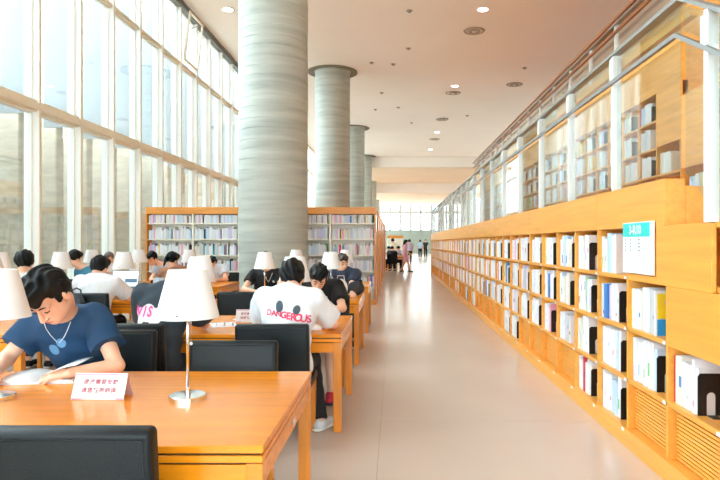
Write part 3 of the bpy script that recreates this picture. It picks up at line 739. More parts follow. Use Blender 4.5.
def person(name, label, X, Y, face, o, group=None):
    rz = (0 if face == 'away' else PI)+o.get('yaw', 0)
    root = tag(empty(name, (X, Y, 0), rz), label, 'person', group)
    c_, s_ = math.cos(-rz), math.sin(-rz)
    def L(p):                                                    # world (x, depth, z) -> person frame (right, forward, up)
        x, y = p[0]-X, p[1]-Y; return V(c_*x-s_*y, s_*x+c_*y, p[2])
    h = o.get('h', .012); g = o.get
    J = dict(pel=V(0, 0, .53), hd=V(0, .22, 1.15), shR=V(.18, .15, .98), shL=V(-.18, .15, .98), elR=V(.25, .32, .79), elL=V(-.25, .32, .79),
             waR=V(.10, .50, .785), waL=V(-.10, .50, .785), knR=V(.12, .42, .50), knL=V(-.12, .42, .50), anR=V(.12, .36, .09), anL=V(-.12, .36, .09))
    for k, p in o.get('J', {}).items(): J[k] = L(p)
    for k, p in o.get('JL', {}).items(): J[k] = V(*p)
    mid = (J['shR']+J['shL'])/2; lat = J['shR']-J['shL']; lat = lat/np.linalg.norm(lat)
    R = rotm(g('hyaw', 0), g('pitch', .5), g('roll', 0)); hs = g('hs', 1.0)
    neck0 = mid+V(0, -.01, .035); neck1 = J['hd']+R @ V(0, -.03, -.07)*hs
    pel = J['pel']; chest = mid*.72+pel*.28+V(0, -.012, 0); waist = mid*.38+pel*.62+V(0, -.035, 0)
    fwd = np.cross(V(0, 0, 1), lat)
    RT = np.stack([lat, np.cross((mid-pel)/np.linalg.norm(mid-pel), lat), (mid-pel)/np.linalg.norm(mid-pel)], 1)
    bw = g('bw', 1.0)
    def torso(inf):
        return union([ell(chest+RT @ V(0, 0, .03), V(.168*bw+inf, .108+inf, .19+inf), RT), ell(waist, V(.15*bw+inf, .105+inf, .16+inf), RT), ell(pel+V(0, .0, .02), V(.165*bw+inf, .125+inf, .10+inf)),
                      cap(J['shR']-lat*.03, .058+inf, mid+V(0, 0, .01), .062+inf), cap(J['shL']+lat*.03, .058+inf, mid+V(0, 0, .01), .062+inf)], .06)
    hp, HT = head_prims(J['hd'], R, hs)
    arms = []; ha = []
    for sd, sg_ in (('R', 1), ('L', -1)):
        sh, el_, wa = J['sh'+sd], J['el'+sd], J['wa'+sd]
        arms += [cap(sh, .050, el_, .038), cap(el_, .040, wa, .026)]
        hd_ = g('hdir'+sd); hd_ = (V(*hd_) if hd_ is not None else (wa-el_))
        hd_ = hd_/np.linalg.norm(hd_); ha.append(hand_prims(wa+hd_*.01, hd_, V(*g('hn'+sd, (0, 0, 1))), sg_*-1 if g('flip'+sd) is None else sg_, g('curl', .55), 1.0, max(.0085, h*1.0)))
    legs = []
    for sd, sx in (('R', .09), ('L', -.09)):
        hip = pel+V(sx, .02, -.0); legs += [cap(hip, .085, J['kn'+sd], .058), cap(J['kn'+sd], .056, J['an'+sd], .036)]
    lower = union(legs, .03)
    tb_ = torso(0); nk = cap(neck0-V(0, 0, .03), .062, neck1, .055)
    ar = union(arms, .02)
    def body(P):
        d = smin(tb_(P), nk(P), .04); d = smin(d, hp(P), .02); d = smin(d, ar(P), .035)
        for q in ha: d = smin(d, q(P), .012)
        return smin(d, lower(P), .04)
    allp = np.stack(list(J.values())+[neck1, J['hd']+V(0, 0, .14)]); lo = allp.min(0)-.2; hi = allp.max(0)+.2; lo[2] = max(lo[2], -.01)
    surf_obj('body', body, lo, hi, h, g('skin', SKIN), root)
    # shirt: torso and sleeves, slightly proud of the body, with soft folds
    inf = g('inf', .016); slv = g('sleeve', .55)
    def folds(P, amp=g('fold', .006)):
        return amp*(np.sin(P[:, 0]*38+P[:, 2]*17+np.sin(P[:, 1]*23)*1.3)*.5+np.sin(P[:, 2]*44-P[:, 0]*21+P[:, 1]*31)*.5)
    st_ = torso(inf); sls = []
    for sd in 'RL':
        sh, el_, wa = J['sh'+sd], J['el'+sd], J['wa'+sd]
        if slv <= 1: e = sh+(el_-sh)*slv; sls.append(cap(sh, .058+inf, e, .050+inf+g('slf', .01), flat=True))
        else: e = el_+(wa-el_)*(slv-1); sls += [union([cap(sh, .056+inf, el_, .044+inf), cap(el_, .044+inf, e, .032+inf, flat=True)], .02)]
    neckd = (neck1-neck0); neckd /= np.linalg.norm(neckd); coll = neck0+neckd*.02; ncut = cap(coll+V(0, .012, 0), .064, neck1+neckd*.3, .11)
    def shirt(P):
        d = st_(P)
        d = smin(d, sls[0](P), .035); d = smin(d, sls[1](P), .035)
        d = d+folds(P)
        d = np.maximum(d, -ncut(P))
        return np.maximum(d, (pel[2]-g('hem', .06))-P[:, 2])
    sho = surf_obj('shirt', shirt, lo, hi, max(h*.9, .006), g('shirt', cloth('white', (240, 240, 240))), root)
    # trousers or shorts
    tl = g('trouser', 1.9); tr = []
    for sd, sx in (('R', .09), ('L', -.09)):
        hip = pel+V(sx, .02, 0); kn, an = J['kn'+sd], J['an'+sd]
        if tl <= 1: tr.append(cap(hip, .098, hip+(kn-hip)*tl, .085, flat=True))
        else: tr.append(union([cap(hip, .096, kn, .070), cap(kn, .070, kn+(an-kn)*(tl-1), .055, flat=True)], .03))
    ph = ell(pel+V(0, 0, -.0), V(.175*bw, .135, .10))
    tf = union(tr+[ph], .03)
    surf_obj('shorts' if tl <= 1 else 'trousers', lambda P: tf(P)+folds(P, .004), lo, hi, max(h, .01), g('pants', cloth('black', (34, 36, 42))), root)
    # shoes
    for sd in 'RL':
        an = J['an'+sd]; td = V(*g('toe'+sd, (0, 1, 0))); td /= np.linalg.norm(td); z0 = an[2]-.09
        F = union([ell(an+V(0, 0, -.05), (.044, .050, .05)), cap(V(an[0], an[1], z0+.042)-td*.02, .040, V(an[0], an[1], z0+.035)+td*.15, .034)], .03)
        q = surf_obj('shoe', lambda P: np.maximum(F(P), z0+.012-P[:, 2]), an-V(.26, .26, .1), an+V(.26, .26, .1), .009, g('shoe', cloth('shoe_black', (40, 40, 44))), root)
        F2 = cap(V(an[0], an[1], z0+.008)-td*.03, .043, V(an[0], an[1], z0+.008)+td*.155, .038)
        surf_obj('sole', lambda P: np.maximum(np.maximum(F2(P), P[:, 2]-z0-.02), z0+.001-P[:, 2]), an-V(.26, .26, .1), an+V(.26, .26, .1), .009, g('sole', cloth('sole_white', (236, 236, 236))), q)
    # hair
    hstyle = g('hair', 'short'); Ri = R
    def HL(P): return (P-J['hd']) @ Ri/hs
    def hairF(P):
        q = HL(P); k = ell((0, -.014, .030), (.089, .108, .103))
        d = k(q)
        nz_ = .0045*np.sin(q[:, 0]*150+np.sin(q[:, 1]*40)*2.+q[:, 2]*35)+.004*np.sin(q[:, 0]*70-q[:, 1]*55+q[:, 2]*60)
        d = smin(d, ell((0, .05, .082), (.062, .05, .036))(q), .03)+nz_*(1 if hstyle != 'crop' else .2)
        if hstyle == 'crop': d = d+.008
        fr_ = g('fringe', .045)
        face_ = np.minimum(fr_+.012*np.sin(q[:, 0]*90)-q[:, 2], q[:, 1]-.035)          # > 0 inside the face opening
        side = np.minimum(-.012-q[:, 2], q[:, 1]+.012)                                 # sideburn and ear clearance
        back = -.08-q[:, 2] if hstyle in ('short', 'crop') else -.2-q[:, 2]
        cut = np.maximum(np.maximum(face_, side), back)
        d = np.maximum(d, cut)
        if hstyle == 'long':
            d = smin(d, np.maximum(union([cap((.05, -.05, .0), .055, (.06, -.07, -.22), .05), cap((-.05, -.05, .0), .055, (-.06, -.07, -.22), .05), cap((0, -.07, 0), .06, (0, -.09, -.24), .05)], .03)(q)+nz_, q[:, 1]-.02), .02)
        if hstyle == 'pony':
            d = smin(d, union([ell((0, -.11, .02), (.03, .03, .03)), cap((0, -.125, .01), .026, (0.01, -.15, -.12), .016)], .015)(q)+nz_*.5, .012)
        return d
    surf_obj('hair', hairF, J['hd']-V(.34, .34, .34), J['hd']+V(.26, .26, .26), min(h, .008), g('haircol', HAIR), root)
    if g('face', True):
        for sx in (-1, 1):
            MB().tube([tuple(HT(sx*a, b, c)) for a, b, c in ((.014, .092, .022), (.030, .0915, .027), (.047, .081, .022))], [.003*hs, .004*hs, .002*hs], 6).build('eyebrow', LASH, root)
            MB().tube([tuple(HT(sx*a, b, c)) for a, b, c in ((.018, .0845, -.006), (.030, .087, -.009), (.044, .079, -.005))], [.002*hs, .0032*hs, .002*hs], 6).build('eyelid', LASH, root)
        MB().tube([tuple(HT(a, b, c)) for a, b, c in ((-.02, .092, -.064), (0, .0985, -.064), (.02, .092, -.064))], [.002*hs, .004*hs, .002*hs], 6).build('mouth', LIPS, root)
    return root, sho, J, L, HT
def bvh_of(o):
    me = o.data; return BVHTree.FromPolygons([v.co.copy() for v in me.vertices], [tuple(p.vertices) for p in me.polygons])
def project(me, bv, dirn, off=.004, sub_len=.012, far=1.0):
    """drop a flat mesh onto a garment along dirn"""
    bm = bmesh.new(); bm.from_mesh(me); bmesh.ops.triangulate(bm, faces=bm.faces[:])
    for _ in range(4):
        ed = [e for e in bm.edges if e.calc_length() > sub_len]
        if not ed: break
        bmesh.ops.subdivide_edges(bm, edges=ed, cuts=1); bmesh.ops.triangulate(bm, faces=[f for f in bm.faces if len(f.verts) > 3])
    d = Vector(dirn).normalized(); dead = []
    for v in bm.verts:
        hit = bv.ray_cast(v.co-d*far, d)
        if hit[0] is None: dead.append(v)
        else: v.co = hit[0]-d*off
    bmesh.ops.delete(bm, geom=dead, context='VERTS'); bm.to_mesh(me); bm.free(); return me
def disc_mesh(cx, cz, rx, rz_, n=24, rot=0):
    me = bpy.data.meshes.new('print'); vs = [(0, 0, 0)]
    for k in range(n):
        a = 2*PI*k/n; u, w_ = rx*math.cos(a), rz_*math.sin(a); vs.append((u*math.cos(rot)-w_*math.sin(rot), u*math.sin(rot)+w_*math.cos(rot), 0))
    me.from_pydata(vs, [], [(0, 1+k, 1+(k+1) % n) for k in range(n)]); me.transform(Matrix.Translation((cx, cz, 0))); return me
def on_shirt(name, me, sho, root, front, m, off=.004, tx=0, tz=0):
    # flat (u, v) mesh -> back or front of the garment, in the person's frame
    if front: M = Matrix(((-1, 0, 0, tx), (0, 0, 1, 0), (0, 1, 0, tz), (0, 0, 0, 1))); dr = (0, -1, 0)
    else: M = Matrix(((1, 0, 0, tx), (0, 0, -1, 0), (0, 1, 0, tz), (0, 0, 0, 1))); dr = (0, 1, 0)
    me.transform(M); project(me, bvh_of(sho), dr, off); me.materials.clear(); me.materials.append(m)
    o = link(name, me, sho); return o
def px(x, y, d): return ((x-394.5)*d/600, d, 1.45-(y-242.7)*d/600)     # a point of the room seen at (x, y) at depth d

# --- man in blue reading at the first table
BLUE = cloth('blue', (24, 62, 98)); Xb, Yb = -1.74, 3.60
pr, sho, J, L, HT = person('person', 'person in blue T-shirt bent over an open book at the tent card table', Xb, Yb, 'cam', dict(
    h=.0055, hs=1.16, pitch=.86, hyaw=-.12, roll=.16, fringe=.04, shirt=BLUE, pants=cloth('navy', (40, 44, 60)), sleeve=.62, slf=.018, fold=.007, inf=.02, curl=.7,
    J=dict(hd=px(49, 296, 3.06), shR=px(33, 328, 3.30), shL=px(97, 318, 3.30), elR=(-2.07, 3.20, .83), waR=(-1.99, 2.985, .80), elL=(-1.47, 3.17, .80), waL=(-1.63, 3.03, .795)),
    hdirL=(.9, .35, -.1), hdirR=(-.15, .9, -.12), hnL=(0, .4, 1), hnR=(0, -.2, 1)))
PALE = mat('pale_blue_print', srgb(98, 146, 186), .85, var=.08, scale=(60, 60, 60))
for (x, y, r) in ((58, 344, .026), (48.5, 351.5, .030)):
    q = L(px(x, y, 3.2)); on_shirt('shirt_print', disc_mesh(0, 0, r, r), sho, pr, True, PALE, .004, q[0], q[2])
bv = bvh_of(sho)
def string(pts, r, m, name, d=3.2, b=bv, sh_=sho, LL=L):
    out = []
    for (x, y) in pts:
        q = LL(px(x, y, d)); hit = b.ray_cast(Vector((q[0], 1.2, q[2])), Vector((0, -1, 0)))
        out.append((hit[0]+Vector((0, .004, 0))) if hit[0] else Vector((q[0], q[1], q[2])))
    MB().tube(out, r, 5).build(name, m, sh_)
string([(44, 322), (46, 329), (49, 336), (54, 343)], .002, PAPER, 'lanyard'); string([(70, 322), (67, 331), (62, 338), (56, 344)], .002, PAPER, 'lanyard')
# open book under his hands, and the magazine leaf
def open_book(name, lab, x, y, z, rz, sc=1.0, cm=PAPER):
    o = tag(empty(name, (x, y, z), rz), lab, 'book')
    def leaf(sx, lift):
        n = 8; top = [(sx*.21*sc*i/n, .028*sc*math.sin(min(1, i/n*1.25)*PI*.8)*(1-.35*i/n)+lift*i/n+.004) for i in range(n+1)]
        poly = [(u, v_) for u, v_ in top]+[(sx*.21*sc, .001), (0, .001)]
        if sx > 0: poly = poly[::-1]
        return MB().prism(poly, 1, -.15*sc, .15*sc)
    leaf(1, .0).build('page_block', PAPER, o); leaf(-1, .004).build('page_block', PAPER, o)
    MB().box(-.215*sc, .215*sc, -.155*sc, .155*sc, 0, .0012).build('cover', cm, o)
    return o
ob = open_book('open_magazine', 'open white magazine under the hands of the person in blue', -1.80, 3.10, .75, .12, .86)
pg = MB(); n = 8
for i in range(n):
    a0, a1 = i/n, (i+1)/n; f = lambda a: (.02+.17*a, .03+.055*math.sin(a*1.4))
    pg.add([(f(a0)[0], -.12, f(a0)[1]), (f(a1)[0], -.12, f(a1)[1]), (f(a1)[0], .12, f(a1)[1]), (f(a0)[0], .12, f(a0)[1]), (f(a0)[0], -.12, f(a0)[1]+.0008), (f(a1)[0], -.12, f(a1)[1]+.0008), (f(a1)[0], .12, f(a1)[1]+.0008), (f(a0)[0], .12, f(a0)[1]+.0008)],
           [(0, 3, 2, 1), (4, 5, 6, 7), (0, 1, 5, 4), (3, 7, 6, 2)], 0, True)
pg.build('raised_page', PAPER, ob)

# --- tent cards
def tent_card(x, y, rz, lab, w_=.24, h_=.108, txt=True):
    o = tag(empty('tent_card', (x, y, .75), rz), lab, 'tent card', 'pink and white tent cards on tables')
    dz = h_; dy = .045
    def leaf(sy):
        return MB().add([(-w_/2, sy*dy, .001), (w_/2, sy*dy, .001), (w_/2, sy*.001, dz), (-w_/2, sy*.001, dz), (-w_/2, sy*(dy+.0015), .001), (w_/2, sy*(dy+.0015), .001), (w_/2, sy*.0025, dz+.0008), (-w_/2, sy*.0025, dz+.0008)],
                        [(0, 1, 2, 3), (7, 6, 5, 4), (0, 4, 5, 1), (3, 2, 6, 7), (0, 3, 7, 4), (1, 5, 6, 2)])
    leaf(-1).build('front_leaf', PAPER, o); leaf(1).build('back_leaf', PINKP, o)
    a = math.atan2(dy, dz)
    def M(v, u=0): return Matrix.Translation((u, -dy*(1-v/dz)-.0042, v)) @ Matrix.Rotation(PI/2-a, 4, 'X')
    if txt:
        placed_text('lettering', '阅读需要安静', .0245, M(.072, .004), REDINK, o, 1.18); placed_text('lettering', '请您轻声细语', .0245, M(.038, .0), REDINK, o, 1.18)
    for (u0, u1, v0, v1) in ((-w_/2+.002, w_/2-.002, dz-.009, dz-.001), (-w_/2+.003, -w_/2+.05, .002, .009), (w_/2-.035, w_/2-.003, .002, .009)):
        mm = M((v0+v1)/2, (u0+u1)/2); MB().box(-(u1-u0)/2, (u1-u0)/2, -(v1-v0)/2, (v1-v0)/2, 0, .0004, M=mm).build('pink_edge', mat('pink_edge', srgb(222, 170, 184), .6, var=.02), o)
    return o
dT = .7*600/(400-242.7)
tent_card((97-394.5)*dT/600, dT+.05, -.04, 'white tent card with red lettering before the person in blue')
dT2 = .7*600/(322.5-242.7)
tent_card((251-394.5)*dT2/600-.02, dT2+.05, 0, 'white tent card beside the person in the white lettered T-shirt')

# --- person in white T-shirt, back to us
WSH = cloth('white_tee', (226, 226, 231)); RED = mat('red_lettering', srgb(226, 60, 96), .85, var=.1, scale=(40, 40, 40)); SLATE = mat('slate_print', srgb(72, 84, 96), .85, var=.1, scale=(40, 40, 40))
Xw, Yw = -.80, 4.40
pr, sho, J, L, HT = person('person', 'person in white T-shirt lettered in red, seated with back turned', Xw, Yw, 'away', dict(
    h=.008, hs=1.12, pitch=.42, hyaw=0, roll=0, shirt=WSH, face=False, sleeve=.75, inf=.026, slf=.02, fold=.008, bw=1.08, hem=.16,
    J=dict(hd=px(292.5, 277.5, 4.70), shR=(-.60, 4.55, 1.02), shL=(-.99, 4.55, 1.03), elR=(-.49, 4.78, .805), elL=(-1.06, 4.74, .805), waR=(-.62, 4.98, .795), waL=(-.90, 4.98, .795),
           knR=(-.67, 4.82, .52), anR=(-.575, 4.64, .095), knL=(-.92, 4.86, .52), anL=(-.95, 4.80, .095)),
    trouser=2.02, toeR=(.45, .8, 0), shoe=cloth('shoe_grey', (214, 216, 222)), pants=cloth('black_track', (28, 28, 32))))
bvs = bvh_of(sho)
let = 'DANGEROUS'
for i, ch in enumerate(let):
    x = 271+i*4.85; y = 313+ (i-2)*.95 if i > 1 else 311.5+i*.6; q = L(px(x, y, 4.45)); me = text_mesh(ch, .055 if i < 3 else .060+.002*i, bold=.0014 if i < 3 else .0022)
    me.transform(Matrix.Diagonal((.95, 1, 1, 1))); o = on_shirt('letter', me, sho, pr, False, RED, .004, q[0], q[2])
for (x, y, rx, rz_, rt) in ((281, 305.5, .029, .042, 0.1), (298, 309, .026, .034, -.2)):
    q = L(px(x, y, 4.45)); on_shirt('oval_print', disc_mesh(0, 0, rx, rz_, 24, rt), sho, pr, False, SLATE, .003, q[0], q[2])

# --- reader in lettered black top, back to us, head behind the lamp
BLK = cloth('charcoal_top', (46, 56, 66)); HOT = mat('pink_lettering', srgb(240, 90, 160), .85, var=.05)
Xj, Yj = -1.76, 4.42
pr, sho, J, L, HT = person('person', 'person in black top with pink lettering, seated with back turned', Xj, Yj, 'away', dict(
    h=.010, pitch=.55, shirt=BLK, face=False, sleeve=.85, slf=.02, inf=.026, J=dict(hd=px(186, 287, 4.78), shR=(-1.56, 4.66, 1.04), shL=(-1.94, 4.62, 1.05), elR=(-1.535, 4.83, .80), waR=(-1.67, 5.03, .80), elL=(-2.0, 4.84, .81), waL=(-1.80, 5.02, .795)),
    hdirR=(-.5, .8, -.1)))
for (x, y, rx, rz_) in ((142, 315, .06, .06), (151, 312, .06, .065), (159, 315, .06, .06)):
    q = L(px(x, y, 4.5)); on_shirt('white_patch', disc_mesh(0, 0, rx, rz_), sho, pr, False, WSH, .003, q[0], q[2])
for i, ch in enumerate('WIS'):
    q = L(px((138.5, 147.5, 153.5)[i], 311.5-i*.3, 4.5)); me = text_mesh(ch, .105, bold=.004); me.transform(Matrix.Diagonal((.72, 1, 1, 1))); me.transform(Matrix.Rotation(-.12, 4, 'Z')); on_shirt('letter', me, sho, pr, False, HOT, .010, q[0], q[2])

# --- reader in black T-shirt and shorts facing us
BT = cloth('black_tee', (24, 26, 30)); Xk, Yk = -.76, 6.30
pr, sho, J, L, HT = person('person', 'person in black T-shirt and shorts bent over the table, red shoes', Xk, Yk, 'cam', dict(
    h=.008, hs=1.06, pitch=.72, hyaw=.1, roll=-.12, fringe=.035, shirt=BT, sleeve=.7, slf=.02, trouser=.85, shoe=cloth('shoe_red', (206, 44, 66)), sole=cloth('sole_grey', (60, 66, 80)),
    J=dict(hd=px(318.5, 277, 5.98), shL=(-.585, 6.14, 1.0), shR=(-.95, 6.14, .99), elL=(-.515, 5.93, .805), waL=(-.68, 5.74, .79), elR=(-1.03, 5.92, .80), waR=(-.88, 5.72, .79),
           knL=(-.62, 5.72, .52), anL=(-.585, 5.50, .095), knR=(-.9, 5.75, .52), anR=(-.9, 5.65, .095)), toeL=(0, 1, 0)))
q = L(px(322, 299, 6.1))
for i in range(7): on_shirt('shirt_print', disc_mesh(random.uniform(-.05, .05), random.uniform(-.03, .03), random.uniform(.008, .02), random.uniform(.006, .014)), sho, pr, True, mat('grey_print', srgb(190, 194, 198), .85, var=.1), .004, q[0], q[2])
# --- reader before the column
pr, sho, J, L, HT = person('person', 'person in black shirt with white lanyard writing before the thick column', -1.84, 8.72, 'cam', dict(
    h=.010, hs=1.05, pitch=.35, shirt=BT, J=dict(hd=px(266, 261.5, 8.5), shL=(-1.66, 8.6, 1.0), shR=(-2.02, 8.6, 1.0), elL=(-1.58, 8.38, .80), waL=(-1.72, 8.2, .79), elR=(-2.1, 8.38, .80), waR=(-1.96, 8.2, .80))))
bv = bvh_of(sho); string([(264, 272), (266, 277), (269, 282)], .003, PAPER, 'lanyard', 8.55, bv, sho, L); string([(273, 273), (271, 278), (269, 282)], .003, PAPER, 'lanyard', 8.55, bv, sho, L)
q = L(px(274, 281.5, 8.55)); on_shirt('badge', disc_mesh(0, 0, .018, .018), sho, pr, True, PAPER, .004, q[0], q[2])
# --- navy reader with long dark hair
person('person', 'person in navy with long dark hair at the table with the tote bag', -.70, 8.75, 'cam', dict(h=.011, pitch=.25, hyaw=.6, hair='long', haircol=HAIRB, shirt=cloth('navy_top', (44, 56, 78)), sleeve=.6,
    J=dict(hd=px(342, 262.5, 8.55), shL=(-.54, 8.58, 1.0), shR=(-.88, 8.58, 1.0), elL=(-.62, 8.2, .82), waL=(-.56, 7.92, .79), elR=(-.95, 8.38, .80), waR=(-.85, 8.2, .79))))
# --- the readers by the windows
person('person', 'person in white shirt, back turned, sitting beside the laptop user', -4.14, 6.62, 'away', dict(h=.011, hs=1.08, pitch=.15, hyaw=.25, shirt=cloth('white_shirt', (224, 226, 230)), sleeve=.7, face=False, JL=dict(hd=(0, .10, 1.23), shR=(.19, .06, 1.03), shL=(-.19, .06, 1.03))))
person('person', 'person in loose white T-shirt working at the laptop, back turned', -3.46, 6.88, 'away', dict(h=.011, hs=1.06, pitch=.3, hyaw=-.25, shirt=WSH, sleeve=.8, inf=.03, face=False, bw=1.1, JL=dict(hd=(.0, .17, 1.16), shR=(.2, .1, .98), shL=(-.2, .1, .98), elR=(.29, .3, .80), waR=(.2, .52, .79))))
person('person', 'person in teal shirt with hair tied back, back turned', -4.86, 9.42, 'away', dict(h=.013, pitch=.3, hyaw=-.5, hair='pony', shirt=cloth('teal', (58, 120, 148)), sleeve=1.4, face=False, J=dict(hd=px(75, 258, 9.55))))
person('person', 'person in brown coat with black hair tied back, back turned', -3.42, 9.35, 'away', dict(h=.013, pitch=.25, hyaw=-.5, hair='pony', shirt=cloth('brown', (164, 112, 88)), sleeve=1.8, inf=.03, face=False, J=dict(hd=px(172.5, 260, 9.5)), JL=dict(shL=(-.22, .1, .97))))
person('person', 'close-cropped person in pale top at the window-side table', -5.22, 11.1, 'cam', dict(h=.013, pitch=.35, hair='crop', haircol=HAIRG, shirt=cloth('grey_white', (220, 220, 222)), J=dict(hd=px(109, 258.5, 10.95))))
person('person', 'person in grey T-shirt looking down at the window-side table', -4.12, 11.1, 'cam', dict(h=.013, pitch=.5, hyaw=-.3, shirt=cloth('grey_blue', (168, 178, 196)), J=dict(hd=px(152, 258.5, 10.9))))
person('person', 'half-hidden person in pale shirt before the tall bookcase', -3.28, 11.1, 'cam', dict(h=.013, pitch=.4, hyaw=.3, shirt=cloth('pale_shirt', (206, 214, 226)), J=dict(hd=px(212, 263, 10.9))))
# --- people far down the hall
def stander(label, x, d_, face, shirt, pants, hgt=1.66, hair='short', stride=.12, bag=None, sleeve=.6, trouser=1.9, yaw=0):
    k = hgt/1.70
    r = person('person', label, x, d_, face, dict(h=.022, hs=1.05*k, pitch=.15, hair=hair, shirt=shirt, pants=pants, sleeve=sleeve, face=False, trouser=trouser, yaw=yaw, hem=.02,
        JL=dict(pel=(0, 0, .93*k), hd=(0, .03, 1.58*k), shR=(.18, 0, 1.38*k), shL=(-.18, 0, 1.38*k), elR=(.24, -.05, 1.1*k), elL=(-.24, .05, 1.1*k), waR=(.24, .12, .9*k), waL=(-.2, .2, 1.0*k),
                knR=(.09, .5*stride+.03, .5*k), knL=(-.09, -.2*stride+.02, .5*k), anR=(.09, stride, .09), anL=(-.09, -stride, .09))))
    return r
PK = cloth('pink_dress', (232, 176, 196))
stander('person in pink walking across the far aisle', .53, 29.5, 'cam', PK, PK, 1.58, 'long', .22, trouser=.9, yaw=PI/2)
stander('person in dark top and black trousers standing far down the aisle', 2.9, 56, 'cam', cloth('dark_top', (50, 54, 64)), cloth('black', (34, 36, 42)), 1.74)
stander('person in pale blue beside the person in black far down the aisle', 2.35, 55, 'away', cloth('pale_blue_top', (180, 204, 226)), cloth('black', (34, 36, 42)), 1.7)
stander('person in cream shirt standing near the low bookcase', -.1, 33, 'away', cloth('cream_top', (236, 226, 200)), cloth('tan', (150, 130, 110)), 1.68)
stander('person in lilac standing beyond the person in pink', 1.0, 40, 'away', cloth('lilac_top', (190, 176, 196)), cloth('black', (34, 36, 42)), 1.66)
tf = table(.45, -.35, 29.9, 'small orange table far down the hall with people seated', G1)
for (x, d_, f, lab, c) in ((-.12, 29.7, 'away', 'person in dark top seated at the far small table, back turned', (52, 58, 66)), (-.3, 31.3, 'cam', 'person in white seated at the far small table facing the aisle', (230, 234, 240)), (.2, 31.3, 'cam', 'person in pale blue seated at the far small table', (190, 206, 226))):
    person('person', lab, x, d_, f, dict(h=.02, face=False, shirt=cloth('far_%d' % c[0], c)))
    o = dup(cp, (x, d_-.12 if f == 'away' else d_+.12, 0), 0 if f == 'away' else PI, 'black leather chair under the '+lab.split(' seated')[0]+' at the far small table')

# ------------------------------------------------------------------ things on the tables
rs = tag(empty('laptop_riser', (-3.42, 7.5, .75)), 'grey folding riser under the open laptop', 'stand')
MB().box(-.15, .15, -.11, .11, 0, .012).build('foot', GREYM, rs); MB().box(-.14, .14, -.01, .01, .012, .09).build('strut', GREYM, rs); MB().box(-.16, .16, -.12, .12, .09, .1).build('plate', GREYM, rs)
lt = tag(empty('laptop', (-3.42, 7.5, .85), .06), 'open laptop with bright screen on the window-side table', 'laptop')
GM = mat('laptop_grey', srgb(120, 126, 134), .35, .5, var=.03)
MB().box(-.17, .17, -.12, .11, .0, .016, 0, .004).build('base', GM, lt); MB().box(-.15, .15, -.07, .09, .016, .0175).build('keyboard', BLACKP, lt)
Ms = Matrix.Translation((0, .11, .016)) @ Matrix.Rotation(math.radians(-14), 4, 'X')
ld = MB().box(-.17, .17, 0, .007, 0, .235, 0, .002, M=Ms).build('lid', GM, lt)
MB().box(-.16, .16, -.0012, -.0004, .012, .225, M=Ms).build('screen', mat('screen_light', srgb(226, 236, 240), .3, emit=.45), ld)
MB().box(.0, .15, -.002, -.0014, .08, .13, M=Ms).build('window_pane', mat('screen_blue', srgb(90, 130, 160), .3, emit=.2), ld); MB().box(-.16, .16, -.002, -.0014, .012, .03, M=Ms).build('task_bar', mat('screen_bar', srgb(80, 100, 115), .3, emit=.15), ld)
# backpack on the laptop user's chair
bpk = tag(empty('backpack', (-3.50, 6.575, .48)), 'dark backpack hung on the chair of the laptop user', 'backpack')
NYL = mat('dark_nylon', srgb(40, 48, 58), .6, var=.15, scale=(30, 30, 30), bump=.3, bscale=60)
F = union([ell((0, 0, .2), (.145, .075, .22)), ell((0, -.05, .12), (.11, .05, .11))], .04)
surf_obj('bag', F, (-.25, -.2, -.1), (.25, .2, .5), .012, NYL, bpk)
MB().tube([(-.05, .03, .40), (-.045, .03, .45), (0, .03, .47), (.045, .03, .45), (.05, .03, .40)], .009, 8).build('handle', NYL, bpk)
for sx in (-1, 1): MB().tube([(sx*.07, -.06, .36), (sx*.11, -.085, .28), (sx*.10, -.09, .15), (sx*.07, -.06, .03)], .012, 6).build('strap', NYL, bpk)
# bags on the third table
tb = tag(empty('tote_bag', (-.70, 7.82, .75)), 'white tote bag with green mark standing on the table', 'bag')
surf_obj('bag', union([ell((0, 0, .11), (.09, .05, .12)), cap((-.05, 0, .02), .035, (.05, 0, .02), .035)], .04), (-.2, -.15, .0), (.2, .15, .3), .01, WSH, tb)
MB().tube([(-.05, 0, .2), (-.04, 0, .27), (.04, 0, .27), (.05, 0, .2)], .006, 6).build('handle', WSH, tb); MB().box(-.03, .0, -.062, -.05, .05, .09).build('green_mark', BM['green'], tb)
b2 = tag(empty('black_bag', (-.53, 8.02, .75)), 'black rucksack lying at the end of the table beside the tote', 'bag')
surf_obj('bag', union([ell((0, 0, .085), (.13, .1, .09)), ell((.03, -.03, .13), (.08, .07, .06))], .04), (-.25, -.2, .0), (.25, .2, .3), .01, NYL, b2)
MB().tube([(-.08, -.08, .1), (-.05, -.1, .17), (.05, -.1, .18), (.1, -.08, .1)], .01, 6).build('strap', NYL, b2)
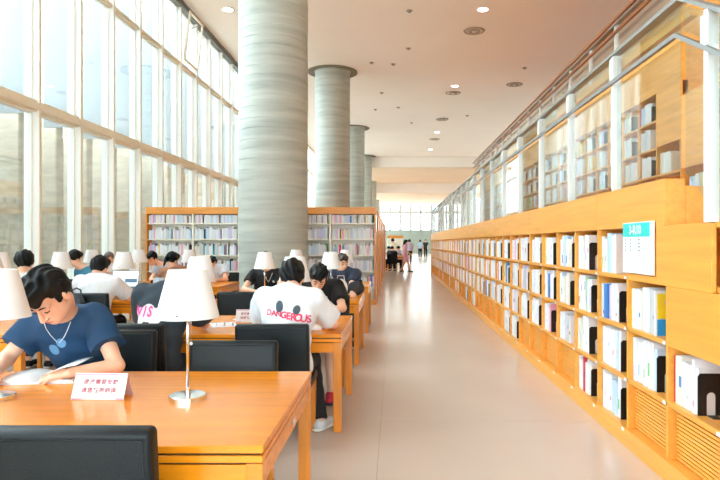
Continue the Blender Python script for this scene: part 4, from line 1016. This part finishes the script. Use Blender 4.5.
# books, papers and small things
def flat_book(x, y, z, w_, d_, h_, rz, m, lab, name='book', cat='book'):
    o = tag(empty(name, (x, y, z), rz), lab, cat); MB().box(-w_/2, w_/2, -d_/2, d_/2, 0, .003).box(-w_/2, w_/2, -d_/2, d_/2, h_-.003, h_).box(-w_/2, -w_/2+.003, -d_/2, d_/2, .003, h_-.003).build('cover', m, o)
    MB().box(-w_/2+.003, w_/2-.004, -d_/2+.004, d_/2-.004, .003, h_-.003).build('pages', PAPER, o); return o
flat_book(-1.90, 7.93, .75, .2, .14, .02, .0, BM['yellow'], 'yellow covered notebook before the reader with the lanyard')
open_book('open_book', 'open white book before the reader with the lanyard', -1.82, 8.15, .75, 0, .8); open_book('open_book', 'open white book before the reader in black T-shirt and shorts', -.80, 5.62, .75, 0, .8)
open_book('open_book', 'open white book before the person in the white lettered T-shirt', -.76, 4.92, .75, 0, .8)
def sheet(x, y, rz, lab): 
    o = MB().box(-.105, .105, -.148, .148, .0005, .0015).build('paper_sheet', PAPER, None, (x, y, .75)); o.rotation_euler = (0, 0, rz); tag(o, lab, 'paper')
sheet(-1.46, 5.12, .4, 'white sheet of paper beside the lettered black top'); sheet(-1.3, 5.5, 1.2, 'white sheet of paper behind the tent card on the middle table')
for i, (x, m) in enumerate(((-3.02, 'grey'), (-2.98, 'pale blue'), (-2.93, 'grey'))):
    o = link('book', book_me[m]); o.location = (x, 7.55, .7505); o.rotation_euler = (0, 0, PI/2); o.scale = (.2, .035, .25); tag(o, '%s book standing beside the laptop, %s' % (m, ('outermost', 'middle one', 'end one')[i]), 'book', 'books beside the laptop')
for i, (x, m) in enumerate(((-3.14, 'green'), (-3.05, 'red'))):
    o = tag(empty('drink_bottle', (x, 7.3, .75)), '%s capped small bottle beside the laptop' % m, 'bottle')
    MB().lathe([(0, 0), (.028, 0), (.03, .01), (.03, .07), (.012, .09), (.012, .1)], 16).build('bottle_body', mat('bottle_'+m, srgb(*((60, 140, 80) if m == 'green' else (220, 150, 110))), .3, var=.03), o); MB().lathe([(.014, .1), (.014, .115), (0, .116)], 12).build('cap', BM[m], o)
for i, (x, m) in enumerate(((-1.50, 'chrome'), (-1.43, 'grey'), (-1.36, 'brown'))):
    o = tag(empty('game_piece', (x, 5.05, .75)), 'tiny %s peg standing on the middle table' % ('silver', 'grey', 'brown')[i], 'peg', 'pegs on the middle table')
    MB().lathe([(0, 0), (.009, 0), (.007, .006), (.005, .016), (.0, .017)], 10).build('stem', (CHROME, GREYM, RAILW)[i], o); MB().lathe([(.005, .016), (.008, .022), (.005, .029), (0, .03)], 10).build('knob', (CHROME, GREYM, RAILW)[i], o)
